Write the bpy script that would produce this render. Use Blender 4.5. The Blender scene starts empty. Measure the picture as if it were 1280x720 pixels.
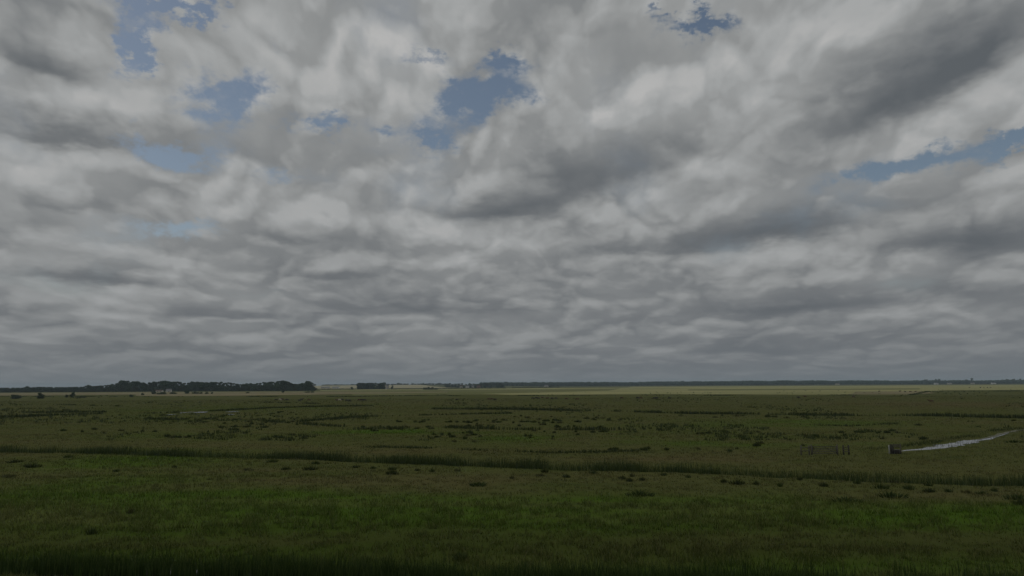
import bpy, bmesh, math, random
import numpy as np
from mathutils import Vector, Matrix, noise as mnoise

rnd = random.Random(7)
scene = bpy.context.scene
COL = scene.collection
R = math.radians

# ------------------------------------------------------------------ camera
CAM_H = 10.0
F = 853.0                      # focal length in photograph pixels (1280 wide)
PITCH = math.atan(120.9 / F)
ROLL = math.atan(7.2 / 1280)
cam_data = bpy.data.cameras.new('camera')
cam_data.sensor_width = 36
cam_data.lens = 36 * F / 1280
cam_data.clip_start = 0.1
cam_data.clip_end = 60000
cam = bpy.data.objects.new('camera', cam_data)
COL.objects.link(cam)
CM = Matrix.Rotation(math.pi / 2 + PITCH, 3, 'X') @ Matrix.Rotation(-ROLL, 3, 'Z')
cam.matrix_world = Matrix.Translation((0, 0, CAM_H)) @ CM.to_4x4()
scene.camera = cam


def ray(px, py):
    return (CM @ Vector(((px - 640) / F, (360 - py) / F, -1.0))).normalized()


def gnd(px, py, z=0.0):
    """ground point seen at photograph pixel"""
    d = ray(px, py)
    t = (z - CAM_H) / d.z
    return Vector((d.x * t, d.y * t, z))


def at_dist(px, D):
    """ground point in column px (taken at the horizon) at forward distance D"""
    d = ray(px, 481)
    return Vector((d.x / d.y * D, D, 0))


# ------------------------------------------------------------------ node expression helper
class E:
    def __init__(s, nt, sock):
        s.nt, s.k = nt, sock

    def m(s, op, *a, clamp=False):
        n = s.nt.nodes.new('ShaderNodeMath'); n.operation = op; n.use_clamp = clamp
        for i, v in enumerate((s,) + a):
            if isinstance(v, E): s.nt.links.new(v.k, n.inputs[i])
            else: n.inputs[i].default_value = v
        return E(s.nt, n.outputs[0])

    def __add__(s, o): return s.m('ADD', o)
    __radd__ = __add__
    def __sub__(s, o): return s.m('SUBTRACT', o)
    def __rsub__(s, o): return s.m('MULTIPLY', -1.0).m('ADD', o)
    def __mul__(s, o): return s.m('MULTIPLY', o)
    __rmul__ = __mul__
    def __truediv__(s, o): return s.m('DIVIDE', o)
    def __pow__(s, o): return s.m('POWER', o)
    def mad(s, a, b): return s.m('MULTIPLY_ADD', a, b)
    def max(s, o): return s.m('MAXIMUM', o)
    def min(s, o): return s.m('MINIMUM', o)
    def clamp(s): return s.m('ADD', 0.0, clamp=True)

    def ramp(s, a, b, c=0.0, d=1.0, smooth=True):
        n = s.nt.nodes.new('ShaderNodeMapRange')
        n.interpolation_type = 'SMOOTHSTEP' if smooth else 'LINEAR'
        s.nt.links.new(s.k, n.inputs['Value'])
        for nm, v in (('From Min', a), ('From Max', b), ('To Min', c), ('To Max', d)):
            if isinstance(v, E): s.nt.links.new(v.k, n.inputs[nm])
            else: n.inputs[nm].default_value = v
        return E(s.nt, n.outputs['Result'])


def xyz(nt, x, y, z):
    n = nt.nodes.new('ShaderNodeCombineXYZ')
    for i, v in enumerate((x, y, z)):
        if isinstance(v, E): nt.links.new(v.k, n.inputs[i])
        else: n.inputs[i].default_value = v
    return n.outputs[0]


def sep(nt, sock):
    n = nt.nodes.new('ShaderNodeSeparateXYZ'); nt.links.new(sock, n.inputs[0])
    return [E(nt, n.outputs[i]) for i in range(3)]


def nz(nt, vec, scale, detail=4, rough=0.5, lac=2.0, dist=0.0, out='Fac'):
    n = nt.nodes.new('ShaderNodeTexNoise')
    nt.links.new(vec, n.inputs['Vector'])
    n.inputs['Scale'].default_value = scale
    n.inputs['Detail'].default_value = detail
    n.inputs['Roughness'].default_value = rough
    n.inputs['Lacunarity'].default_value = lac
    n.inputs['Distortion'].default_value = dist
    return E(nt, n.outputs['Fac']) if out == 'Fac' else n.outputs['Color']


def mixc(nt, f, a, b):
    n = nt.nodes.new('ShaderNodeMix'); n.data_type = 'RGBA'
    if isinstance(f, E): nt.links.new(f.k, n.inputs[0])
    else: n.inputs[0].default_value = f
    for i, v in ((6, a), (7, b)):
        if isinstance(v, (tuple, list)): n.inputs[i].default_value = tuple(v)[:3] + (1,)
        else: nt.links.new(v, n.inputs[i])
    return n.outputs[2]


def srgb(r, g, b, k=1.0):
    f = lambda c: (c / 255 / 12.92) if c / 255 < 0.04045 else ((c / 255 + 0.055) / 1.055) ** 2.4
    return (f(r) * k, f(g) * k, f(b) * k)
# ------------------------------------------------------------------ sky, sun, exposure
EXPOSURE = -0.85
EXK = 2 ** (-EXPOSURE)
SUN_EL, SUN_AZ = R(54), R(-85)          # azimuth from +Y towards +X
world = bpy.data.worlds.new('World')
scene.world = world
world.use_nodes = True
world.cycles.sampling_method = 'MANUAL'
world.cycles.sample_map_resolution = 256
scene.cycles.use_adaptive_sampling = True
scene.cycles.adaptive_threshold = 0.02
wt = world.node_tree
wt.nodes.clear()
wo = wt.nodes.new('ShaderNodeOutputWorld')
bg = wt.nodes.new('ShaderNodeBackground')
SKY_S = 0.1
bg.inputs['Strength'].default_value = SKY_S
wt.links.new(bg.outputs[0], wo.inputs['Surface'])
sky = wt.nodes.new('ShaderNodeTexSky')
sky.sky_type = 'NISHITA'
sky.sun_disc = False
sky.sun_elevation = SUN_EL
sky.sun_rotation = SUN_AZ
sky.air_density = 1.0
sky.dust_density = 1.0
sky.ozone_density = 2.0
tc = wt.nodes.new('ShaderNodeTexCoord')
DIR = tc.outputs['Generated']
dx, dy, dz = sep(wt, DIR)
az = dx.m('ARCTAN2', dy)
el = dz.m('ARCSINE')
dzp = dz.max(0.0)


def azel(px, py):
    d = ray(px, py)
    return math.atan2(d.x, d.y), math.asin(d.z)


# gentle warp of the placement field so that the patches have ragged outlines
inv = (dzp + 0.06)
bx_, by_ = dx / inv, dy / inv
wv = xyz(wt, bx_, by_, 0.3)
wn = sep(wt, nz(wt, wv, 1.9, 5, 0.6, out='Color'))
wf = sep(wt, nz(wt, xyz(wt, az * 9.0, el * 16.0, 4.0), 1.0, 4, 0.6, out='Color'))
azw = az + (wn[0] - 0.5) * 0.07 + (wf[0] - 0.5) * 0.10
elw = el + (wn[1] - 0.5) * (el * 0.15 + 0.005) + (wf[1] - 0.5) * (el * 0.16 + 0.01)


def blobs(lst, azw=azw, elw=elw, flat=1.0):
    acc = None
    for (px, py, rx, ry, ang, amp) in lst:
        a0, e0 = azel(px, py)
        a1, _ = azel(px + 1, py)
        _, e1 = azel(px, py - 1)
        sx, sy = (a1 - a0) * rx, (e1 - e0) * ry
        c, s = math.cos(R(ang)), math.sin(R(ang))
        u = azw.m('SUBTRACT', a0); v = elw.m('SUBTRACT', e0)
        p = (u * (c / sx)).m('MULTIPLY_ADD', 1.0, v * (s / sx))
        q = (u * (-s / sy)).m('MULTIPLY_ADD', 1.0, v * (c / sy))
        if flat != 1.0: q = q.min(0.0) * flat + q.max(0.0)        # flat, sharper cloud bases
        g = (p * p + q * q) * -1.0
        g = g.m('EXPONENT')
        acc = g * amp if acc is None else g.mad(amp, acc)
    return acc


# openings in the cloud (positive = clearer)
wg = sep(wt, nz(wt, xyz(wt, az * 13.0, el * 20.0, 2.0), 1.0, 7, 0.68, out='Color'))
gaps = blobs([
    (166, 60, 24, 36, 8, 1.15), (195, 12, 55, 16, 5, 1.0), (262, 27, 30, 12, 0, .9),
    (290, 118, 55, 34, 20, 1.2), (210, 196, 56, 20, 0, 1.2), (397, 154, 36, 18, 0, 1.1),
    (604, 122, 60, 30, 24, 1.2), (544, 180, 20, 20, 0, .9), (632, 70, 34, 13, 0, .9),
    (232, 284, 46, 11, 0, .95), (868, 36, 44, 12, 0, 1.0), (832, 10, 10, 16, 0, .8),
    (1130, 204, 95, 12, 4, 1.05), (1250, 184, 60, 11, 15, .9), (168, 150, 10, 18, 0, .6),
    (350, 220, 22, 9, 0, .5), (535, 72, 26, 10, 0, .5), (490, 160, 20, 8, 0, .5),
], az + (wg[0] - 0.5) * 0.20, el + (wg[1] - 0.5) * (el * 0.30 + 0.01)).min(1.0)
# thick, dark cloud bases
darks = blobs([
    (1105, 128, 135, 50, 24, 1.15), (1230, 60, 95, 55, 24, .85), (900, 175, 100, 24, 10, .35),
    (735, 228, 110, 40, 16, .95), (645, 268, 60, 20, 0, .7), (965, 292, 130, 30, 4, 1.1),
    (1195, 305, 120, 30, -4, .95), (880, 240, 80, 22, 10, .35),
    (50, 80, 75, 30, -10, .95), (75, 172, 90, 20, 0, .95), (20, 20, 50, 40, 0, .4),
    (140, 352, 100, 13, 0, .8), (285, 395, 62, 11, 0, .75), (560, 385, 120, 12, 0, .6),
    (370, 295, 60, 10, 0, .45), (80, 255, 60, 12, 0, .5), (1010, 385, 150, 12, 0, .6), (420, 345, 60, 8, 0, .5),
    (780, 315, 90, 12, 0, .5), (700, 30, 90, 20, 0, .25), (460, 130, 60, 16, 0, .25), (560, 268, 60, 12, 0, .5)], flat=2.0)
# thin, bright cloud
brights = blobs([
    (28, 126, 26, 11, 0, 1.5), (105, 128, 38, 34, 0, .8), (60, 215, 60, 12, 0, .7), (225, 60, 45, 28, 0, .7),
    (620, 195, 30, 24, 0, .9), (450, 70, 130, 50, 0, .55), (250, 240, 110, 22, 0, .35), (500, 215, 60, 25, 0, .4),
    (150, 380, 60, 8, 0, .6), (45, 330, 45, 10, 0, .7), (690, 25, 100, 20, 0, .4), (1010, 110, 22, 18, 0, .9), (900, 120, 60, 40, 20, .4),
    (1240, 225, 60, 9, 0, .7), (1060, 345, 120, 8, 0, .45), (700, 310, 70, 10, 0, .5),
    (1060, 60, 40, 20, 0, .7), (390, 300, 50, 6, 0, .4), (600, 330, 60, 6, 0, .4)])

# cloud coordinates: cells shrink towards the horizon, flatter lower down
ee = el.max(0.0) + 0.075
U = az / (ee + 1.5)
Vv = ee.m('LOGARITHM', math.e)
warp = sep(wt, nz(wt, xyz(wt, U * 1.5, Vv * 1.5, 6.0), 1.6, 3, 0.5, out='Color'))
wU = U * 5.2 + (warp[0] - 0.5) * 0.16
wV = Vv * 1.35 + (warp[1] - 0.5) * 0.12


def puff(du, dv, sc, z, det=3.0):
    """rounded, cauliflower-like lumps"""
    v = xyz(wt, wU + du, wV + dv, z)
    n = wt.nodes.new('ShaderNodeTexVoronoi')
    n.feature = 'F1'; n.voronoi_dimensions = '2D'
    n.inputs['Scale'].default_value = sc
    n.inputs['Detail'].default_value = det
    n.inputs['Roughness'].default_value = 0.5
    n.inputs['Lacunarity'].default_value = 2.1
    w_ = wt.nodes.new('ShaderNodeVectorMath'); w_.operation = 'MULTIPLY_ADD'
    wt.links.new(nz(wt, v, sc * 1.1, 4, 0.55, out='Color'), w_.inputs[0])
    w_.inputs[1].default_value = (1.1 / sc, 1.1 / sc, 0)
    wt.links.new(v, w_.inputs[2])
    wt.links.new(w_.outputs[0], n.inputs['Vector'])
    return 1.0 - E(wt, n.outputs['Distance'])


def mass(du, dv, det=5, rough=0.5):
    return nz(wt, xyz(wt, wU + du, wV + dv, 1.7), 1.9, det, rough)


m0, m1 = mass(0, 0, 7, 0.52), mass(-0.05, 0.16, 4, 0.5)     # whole clouds, lit from above
k0, k1 = mass(0, 0, 4, 0.5), None
p0, p1 = puff(0, 0, 2.7, 3.0, 2.0), puff(-0.02, 0.075, 2.7, 3.0, 1.0)
fine = nz(wt, xyz(wt, az * 20.0, el * 34.0, 9.0), 1.0, 6, 0.60)
big = nz(wt, xyz(wt, wU, wV, 8.0), 0.8, 3, 0.5)             # slow drift of thickness
calm = 1.0 - darks.min(1.0) * 0.72
relief = ((k0 - m1) * 0.80 + (p0 - p1) * 0.60).m('MAXIMUM', -0.17).min(0.19) * el.ramp(0.0, 0.30, 0.62, 1.0, False)
lum = (0.75 + calm * relief - (m0 - 0.5) * 0.50 * calm - (big - 0.5) * 0.48
       - (el * -6.5).m('EXPONENT') * 0.46 - darks * 0.53 + brights * 0.13 + calm * (p0 - 0.62) * 0.15)
dens = m0 * 0.8 + p0 * 0.12 + darks * 0.05 + brights * 0.03 + el.ramp(0.05, 0.13, 0.3, 0.0)
open_ = gaps * (0.34 + fine * 0.34) + (fine - 0.5) * 0.12
cover = (dens - open_).ramp(-0.02, 0.40)
cr = wt.nodes.new('ShaderNodeValToRGB')
wt.links.new(lum.clamp().k, cr.inputs[0])
K = EXK / SKY_S
els = cr.color_ramp.elements
els[0].position = 0.0; els[0].color = srgb(90, 95, 99) + (1,)
els[1].position = 1.0; els[1].color = srgb(181, 181, 180) + (1,)
for p_, c_ in ((.25, (114, 117, 119)), (.5, (143, 145, 145)), (.72, (161, 163, 163))):
    e_ = els.new(p_); e_.color = srgb(*c_) + (1,)
# lit bright vs far haze close to the horizon
hz_f = (el * -28.0).m('EXPONENT').min(1.0)
hz2 = (el * -5.0).m('EXPONENT').min(1.0)
ccol = mixc(wt, hz2 * 0.26, cr.outputs[0], srgb(116, 120, 126))
ccol = mixc(wt, hz_f * 0.93, ccol, srgb(109, 115, 120))


def vscale(sock, s):
    n = wt.nodes.new('ShaderNodeVectorMath'); n.operation = 'SCALE'
    wt.links.new(sock, n.inputs[0]); n.inputs['Scale'].default_value = s
    return n.outputs[0]


cl = vscale(ccol, K)
sk = wt.nodes.new('ShaderNodeVectorMath'); sk.operation = 'MULTIPLY'
wt.links.new(sky.outputs[0], sk.inputs[0]); sk.inputs[1].default_value = (1.50, 1.30, 1.08)
cover2 = cover.max(hz_f)
fin = mixc(wt, cover2, vscale(sk.outputs[0], 1.0), cl)
wt.links.new(fin, bg.inputs['Color'])

sun_d = bpy.data.lights.new('sun', 'SUN')
sun_d.energy = 0.8
sun_d.angle = R(25)
sun_d.color = (1.0, 0.96, 0.9)
sun = bpy.data.objects.new('sun', sun_d)
COL.objects.link(sun)
sun.rotation_euler = Vector((math.sin(SUN_AZ) * math.cos(SUN_EL), math.cos(SUN_AZ) * math.cos(SUN_EL), math.sin(SUN_EL))).to_track_quat('Z', 'Y').to_euler()

vs = scene.view_settings
scene.display_settings.display_device = 'sRGB'
vs.view_transform = 'Standard'
vs.look = 'None'
vs.exposure = EXPOSURE
vs.gamma = 1.0
vs.use_curve_mapping = False
# ------------------------------------------------------------------ small helpers
def link(o, parent=None):
    COL.objects.link(o)
    if parent is not None: o.parent = parent
    return o


def tag(o, label=None, cat=None, group=None, kind=None):
    if label:
        o['label'] = label
        if not 4 <= len(label.split()) <= 16: print('LABEL', len(label.split()), label)
    if cat: o['category'] = cat
    if group: o['group'] = group
    if kind: o['kind'] = kind
    return o


def mesh_np(name, V, faces, mat, smooth=False, attrs=None):
    """V (n,3), faces (m,k) arrays -> mesh, fast"""
    me = bpy.data.meshes.new(name)
    V = np.ascontiguousarray(V, dtype=np.float32)
    faces = np.ascontiguousarray(faces, dtype=np.int32)
    m, k = faces.shape
    me.vertices.add(len(V)); me.vertices.foreach_set('co', V.ravel())
    me.loops.add(m * k); me.loops.foreach_set('vertex_index', faces.ravel())
    me.polygons.add(m)
    me.polygons.foreach_set('loop_start', np.arange(0, m * k, k, dtype=np.int32))
    me.polygons.foreach_set('loop_total', np.full(m, k, dtype=np.int32))
    if attrs:
        for an, arr in attrs.items():
            a = me.attributes.new(an, 'FLOAT', 'POINT')
            a.data.foreach_set('value', np.ascontiguousarray(arr, dtype=np.float32))
    me.update(calc_edges=True)
    if smooth: me.polygons.foreach_set('use_smooth', np.ones(m, dtype=bool))
    if mat: me.materials.append(mat)
    return me


def newobj(name, me, parent=None):
    return link(bpy.data.objects.new(name, me), parent)


def empty(name, loc=(0, 0, 0), rz=0):
    o = bpy.data.objects.new(name, None)
    o.location = loc; o.rotation_euler = (0, 0, rz)
    return link(o)


def copy_tree(o, parent=None):
    c = o.copy(); COL.objects.link(c)
    if parent is not None: c.parent = parent
    for ch in list(o.children): copy_tree(ch, c)
    return c


def vnoise(x, y, seed=0):
    """vectorised value noise 0..1"""
    x = np.asarray(x, float); y = np.asarray(y, float)
    xi = np.floor(x).astype(np.int64); yi = np.floor(y).astype(np.int64)
    fx = x - xi; fy = y - yi
    fx = fx * fx * (3 - 2 * fx); fy = fy * fy * (3 - 2 * fy)

    def h(a, b):
        n = (a * 374761393 + b * 668265263 + seed * 1442695041) & 0xffffffff
        n = ((n ^ (n >> 13)) * 1274126177) & 0xffffffff
        return ((n ^ (n >> 16)) & 0xffff) / 65535.0
    a = h(xi, yi); b = h(xi + 1, yi); c = h(xi, yi + 1); d = h(xi + 1, yi + 1)
    return (a * (1 - fx) + b * fx) * (1 - fy) + (c * (1 - fx) + d * fx) * fy


def fbm(x, y, seed=0, o=3):
    s = 0; a = 1; t = 0
    for i in range(o):
        s = s + a * vnoise(x * 2 ** i, y * 2 ** i, seed + i); t += a; a *= .5
    return s / t


def poly_w(pts):
    return np.array([tuple(gnd(*p))[:2] for p in pts])


def poly_dist(x, y, P):
    best = np.full(np.shape(x), 1e9)
    for (ax, ay), (bx, by) in zip(P[:-1], P[1:]):
        dx_, dy_ = bx - ax, by - ay
        t = np.clip(((x - ax) * dx_ + (y - ay) * dy_) / (dx_ * dx_ + dy_ * dy_), 0, 1)
        best = np.minimum(best, np.hypot(x - ax - t * dx_, y - ay - t * dy_))
    return best


# ditches, traced in ground metres
DITCH_A = np.array([(-60, 42), (-45, 41), (-29, 40.1), (-20, 39.4), (-12, 38.4), (0, 37.2), (12, 36.1), (27, 35.2), (45, 34.4), (62, 34)])
DITCH_B = poly_w([(-120, 561), (0, 565), (100, 566), (230, 570), (320, 572), (400, 573), (520, 579), (610, 582), (700, 586), (840, 589), (960, 595), (1020, 596), (1100, 600), (1180, 602), (1280, 604), (1400, 609)])
CHAN = poly_w([(1110, 566), (1135, 563), (1165, 561), (1190, 556.5), (1215, 551), (1240, 547.5), (1262, 541), (1300, 538), (1360, 532)])
CHAN_W = [.12, .4, 1.15, 1.7, .95, .4, .03, .03, .03]


def H(x, y):
    x = np.asarray(x, float); y = np.asarray(y, float)
    r = np.hypot(x, y)
    fade = np.clip(1 - (r - 400) / 500, 0, 1)
    h = ((fbm(x / 23, y / 17, 3, 3) - .5) * .34 + (fbm(x / 3.1, y / 2.6, 9, 2) - .5) * .12) * fade
    near = (r < 220)
    if near.any():
        dA = poly_dist(x, y, DITCH_A); dB = poly_dist(x, y, DITCH_B); dC = poly_dist(x, y, CHAN)
        wob = 1 + (vnoise(x / 2.3, y / 2.3, 5) - .5) * .5
        h = h - .75 * np.exp(-(dA / (1.35 * wob)) ** 4)
        h = h - .85 * np.exp(-(dB / (.95 * wob)) ** 4)
        flat = np.exp(-(dC / 5.5) ** 4)
        h = h * (1 - flat) - .02 * flat - .35 * np.exp(-(dC / (1.4 * wob)) ** 4) * 0
    # far rising farmland, centre-left
    u = x / np.maximum(y, 1)
    ramp = np.clip((y - 2300) / 1500, 0, 1); ramp = ramp * ramp * (3 - 2 * ramp)
    side = np.exp(-((u + .17) / .17) ** 4)
    h = h + ramp * side * 12.5 * np.clip(y / 3800, 0, 1)
    return h


def Hs(x, y):
    return float(H(np.array([x]), np.array([y]))[0])


# ------------------------------------------------------------------ colour field of the marsh turf
def wblob(px, py, rx, ry, amp):
    g = gnd(px, py)
    D = g.y
    return (g.x, g.y, rx / F * D, ry * D * D / (F * CAM_H), amp)


GREEN = [wblob(*b) for b in [
    (170, 628, 190, 12, .9), (60, 615, 110, 14, .55), (380, 632, 120, 20, .8), (180, 652, 250, 12, .5), (330, 655, 90, 12, .45),
    (560, 645, 120, 18, .5), (770, 634, 120, 14, .55), (1010, 637, 150, 14, 1.0), (1240, 640, 130, 14, .75),
    (1060, 652, 260, 8, .5), (760, 655, 220, 12, .45), (160, 578, 130, 12, .6), (300, 692, 500, 10, .8), (950, 697, 500, 10, .8), (520, 715, 900, 8, .8), (640, 642, 1300, 24, .42), (200, 600, 260, 16, .25),
    (660, 675, 60, 6, .4),
    (440, 540, 50, 2.5, .7), (505, 540, 45, 3.5, .9), (640, 548, 60, 4, .8), (600, 540, 40, 4, .35), (850, 545, 130, 7, .35),
    (920, 530, 160, 6, .3), (250, 545, 160, 6, .2), (900, 555, 120, 4, .35), (130, 525, 130, 4, .2), (300, 510, 200, 6, .25), (1100, 528, 140, 5, .3)]]
RUSSET = [wblob(*b) for b in [
    (520, 565, 180, 3.5, .55), (850, 573, 130, 4, .85), (700, 597, 260, 7, .45), (1130, 576, 90, 5, .4), (330, 600, 120, 6, .25), (1150, 616, 200, 6, .35),
    (270, 556, 120, 5, .5), (500, 677, 380, 5, .35), (40, 677, 160, 4, .4), (260, 680, 150, 3, .4), (950, 686, 300, 4, .4), (700, 686, 160, 3, .3),
    (560, 610, 200, 8, .3), (1200, 505, 140, 6, .8), (480, 503, 120, 5, .45), (780, 508, 160, 4, .3), (100, 508, 100, 5, .1), (1060, 505, 90, 6, .3), (1160, 686, 160, 5, .5)]]


DEEP = [wblob(*b) for b in [(640, 684, 1500, 22, .75), (640, 658, 1500, 7, .35)]]


def fieldnp(x, y, lst):
    s = np.zeros(np.shape(x))
    for (cx, cy, rx, ry, a) in lst:
        s += a * np.exp(-(((x - cx) / rx) ** 2 + ((y - cy) / ry) ** 2))
    return s


def marsh_group():
    g = bpy.data.node_groups.new('marsh turf colour', 'ShaderNodeTree')
    g.interface.new_socket('Color', in_out='OUTPUT', socket_type='NodeSocketColor')
    out = g.nodes.new('NodeGroupOutput')
    geo = g.nodes.new('ShaderNodeNewGeometry')
    x, y, z = sep(g, geo.outputs['Position'])
    p2 = xyz(g, x, y, 0.0)
    w1 = sep(g, nz(g, p2, 0.045, 4, .6, out='Color'))
    xw = x + (w1[0] - .5) * 26.0
    yw = y + (w1[1] - .5) * (y * 0.13 + 2.0)

    def field(lst):
        acc = None
        for (cx, cy, rx, ry, a) in lst:
            p = (xw - cx) * (1 / rx); q = (yw - cy) * (1 / ry)
            e = ((p * p + q * q) * -1.0).m('EXPONENT')
            acc = e * a if acc is None else e.mad(a, acc)
        return acc
    G = field(GREEN); B = field(RUSSET); Dp = field(DEEP)
    n1 = nz(g, p2, 0.11, 5, .62)
    n2 = nz(g, p2, 0.55, 4, .6)
    n3 = nz(g, p2, 0.021, 3, .6)
    n4 = nz(g, xyz(g, x, y, 7.7), 2.6, 3, .65)
    gg = (G * 1.25 + (n1 - .5) * 1.1 + (n3 - .5) * .8 + (n2 - .5) * .4 + .08).ramp(.0, 1.05)
    rr = (B + (n3 - .5) * -1.0 + (n2 - .5) * .9).ramp(.1, 1.1)
    st = nz(g, xyz(g, xw * .022, yw * .10, 2.2), 1.0, 5, .6)      # grazing strips run roughly across the view
    st2 = nz(g, xyz(g, xw * .06, yw * .33, 5.1), 1.0, 4, .6)
    c = mixc(g, gg, (.086, .093, .031), (.062, .113, .013))
    c = mixc(g, st.ramp(.40, .70) * .55, c, (.112, .098, .044))
    c = mixc(g, st2.ramp(.50, .72) * .5, c, (.048, .066, .017))
    c = mixc(g, rr * .75, c, (.106, .088, .040))
    # dull dark sedge patches and straw
    c = mixc(g, n2.ramp(.52, .72) * .5, c, (.040, .052, .016))
    c = mixc(g, (n1 * .5 + n4 * .5).ramp(.54, .70) * .40, c, (.135, .125, .060))
    c = mixc(g, n4.ramp(.5, .75) * .35, c, (.035, .045, .012))
    c = mixc(g, (Dp * (n1 + .55)).min(.85), c, (.042, .058, .012))
    g.links.new(c, out.inputs[0])
    return g


MARSH = marsh_group()


def mat_new(name, rough=.9, spec=.1):
    m = bpy.data.materials.new(name); m.use_nodes = True
    b = m.node_tree.nodes['Principled BSDF']
    b.inputs['Roughness'].default_value = rough
    b.inputs['Specular IOR Level'].default_value = spec
    return m, m.node_tree, b


def mat_ground():
    m, nt, b = mat_new('marsh_ground', 1, 0)
    gn = nt.nodes.new('ShaderNodeGroup'); gn.node_tree = MARSH
    geo = nt.nodes.new('ShaderNodeNewGeometry')
    x, y, z = sep(nt, geo.outputs['Position'])
    soil = z.ramp(-.9, -.45, 1.0, 0.0)
    c = mixc(nt, soil * .8, gn.outputs[0], (.03, .028, .016))
    nt.links.new(c, b.inputs['Base Color'])
    bm_ = nt.nodes.new('ShaderNodeBump'); bm_.inputs['Distance'].default_value = .25; bm_.inputs['Strength'].default_value = .8
    p2 = xyz(nt, x, y, 0.0)
    hh = nz(nt, p2, 1.3, 6, .7)
    nt.links.new(hh.k, bm_.inputs['Height']); nt.links.new(bm_.outputs[0], b.inputs['Normal'])
    return m


def mat_grass(name, tint=(1, 1, 1), own=None, tip=.55, trans=.3):
    """blades: turf colour field (or an own colour) x per-blade variation, lighter straw tips"""
    m = bpy.data.materials.new(name); m.use_nodes = True
    nt = m.node_tree; nt.nodes.clear()
    o = nt.nodes.new('ShaderNodeOutputMaterial')
    av = nt.nodes.new('ShaderNodeAttribute'); av.attribute_name = 'var'
    at_ = nt.nodes.new('ShaderNodeAttribute'); at_.attribute_name = 'tip'
    var = E(nt, av.outputs['Fac']); tp = E(nt, at_.outputs['Fac'])
    if own is None:
        gn = nt.nodes.new('ShaderNodeGroup'); gn.node_tree = MARSH; base = gn.outputs[0]
    else:
        geo = nt.nodes.new('ShaderNodeNewGeometry')
        n = nz(nt, geo.outputs['Position'], .6, 3, .6)
        base = mixc(nt, n, tuple(c * .75 for c in own), tuple(c * 1.25 for c in own))
    c = mixc(nt, (var * tp) * tip, base, (.20, .17, .085))
    sc = nt.nodes.new('ShaderNodeVectorMath'); sc.operation = 'SCALE'
    nt.links.new(c, sc.inputs[0]); nt.links.new((var * .7 + .9).k, sc.inputs['Scale'])
    mu = nt.nodes.new('ShaderNodeVectorMath'); mu.operation = 'MULTIPLY'
    nt.links.new(sc.outputs[0], mu.inputs[0]); mu.inputs[1].default_value = tint
    d = nt.nodes.new('ShaderNodeBsdfDiffuse'); t = nt.nodes.new('ShaderNodeBsdfTranslucent')
    nt.links.new(mu.outputs[0], d.inputs[0]); nt.links.new(mu.outputs[0], t.inputs[0])
    mx = nt.nodes.new('ShaderNodeMixShader'); mx.inputs[0].default_value = trans
    nt.links.new(d.outputs[0], mx.inputs[1]); nt.links.new(t.outputs[0], mx.inputs[2])
    nt.links.new(mx.outputs[0], o.inputs['Surface'])
    return m


M_GROUND = mat_ground()
M_GRASS = mat_grass('grass')
M_REED = mat_grass('reed', own=(.032, .058, .014), tip=.22)
M_REEDB = mat_grass('reed_pale', own=(.040, .062, .020), tip=.38)
M_RUSH = mat_grass('rush', own=(.034, .048, .015), tip=.22)
M_SEDGE = mat_grass('sedge', own=(.042, .058, .020), tip=.25)

# ------------------------------------------------------------------ ground sheet to the horizon
def geo_steps(a, b, s, g=1.12):
    out = []; v = a
    while v < b:
        out.append(v); v += s; s *= g
    out.append(b)
    return out


ys = list(np.arange(30, 75, .35)) + list(np.arange(75, 140, .5))
ys = [-v for v in reversed(geo_steps(6, 9000, 4, 1.3))] + list(np.arange(-4, 30, 2)) + ys + geo_steps(140, 9000, .6, 1.045)
xs = list(np.arange(0, 90, .6)) + geo_steps(90, 9000, .8, 1.06)
xs = [-v for v in reversed(xs[1:])] + xs
ys = np.array(ys); xs = np.array(xs)
X, Y = np.meshgrid(xs, ys)
Z = H(X.ravel(), Y.ravel())
nx, ny = len(xs), len(ys)
idx = np.arange(nx * ny).reshape(ny, nx)
Fq = np.stack([idx[:-1, :-1].ravel(), idx[:-1, 1:].ravel(), idx[1:, 1:].ravel(), idx[1:, :-1].ravel()], 1)
ground = newobj('ground', mesh_np('ground', np.stack([X.ravel(), Y.ravel(), Z], 1), Fq, M_GROUND, smooth=True))
tag(ground, kind='structure')

# ------------------------------------------------------------------ water
def mat_water():
    m, nt, b = mat_new('water', .06, .5)
    b.inputs['Base Color'].default_value = (.020, .022, .014, 1)
    geo = nt.nodes.new('ShaderNodeNewGeometry')
    bm_ = nt.nodes.new('ShaderNodeBump'); bm_.inputs['Distance'].default_value = .01; bm_.inputs['Strength'].default_value = .35
    nt.links.new(nz(nt, geo.outputs['Position'], 3.0, 4, .6).k, bm_.inputs['Height'])
    nt.links.new(bm_.outputs[0], b.inputs['Normal'])
    return m


M_WATER = mat_water()


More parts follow.
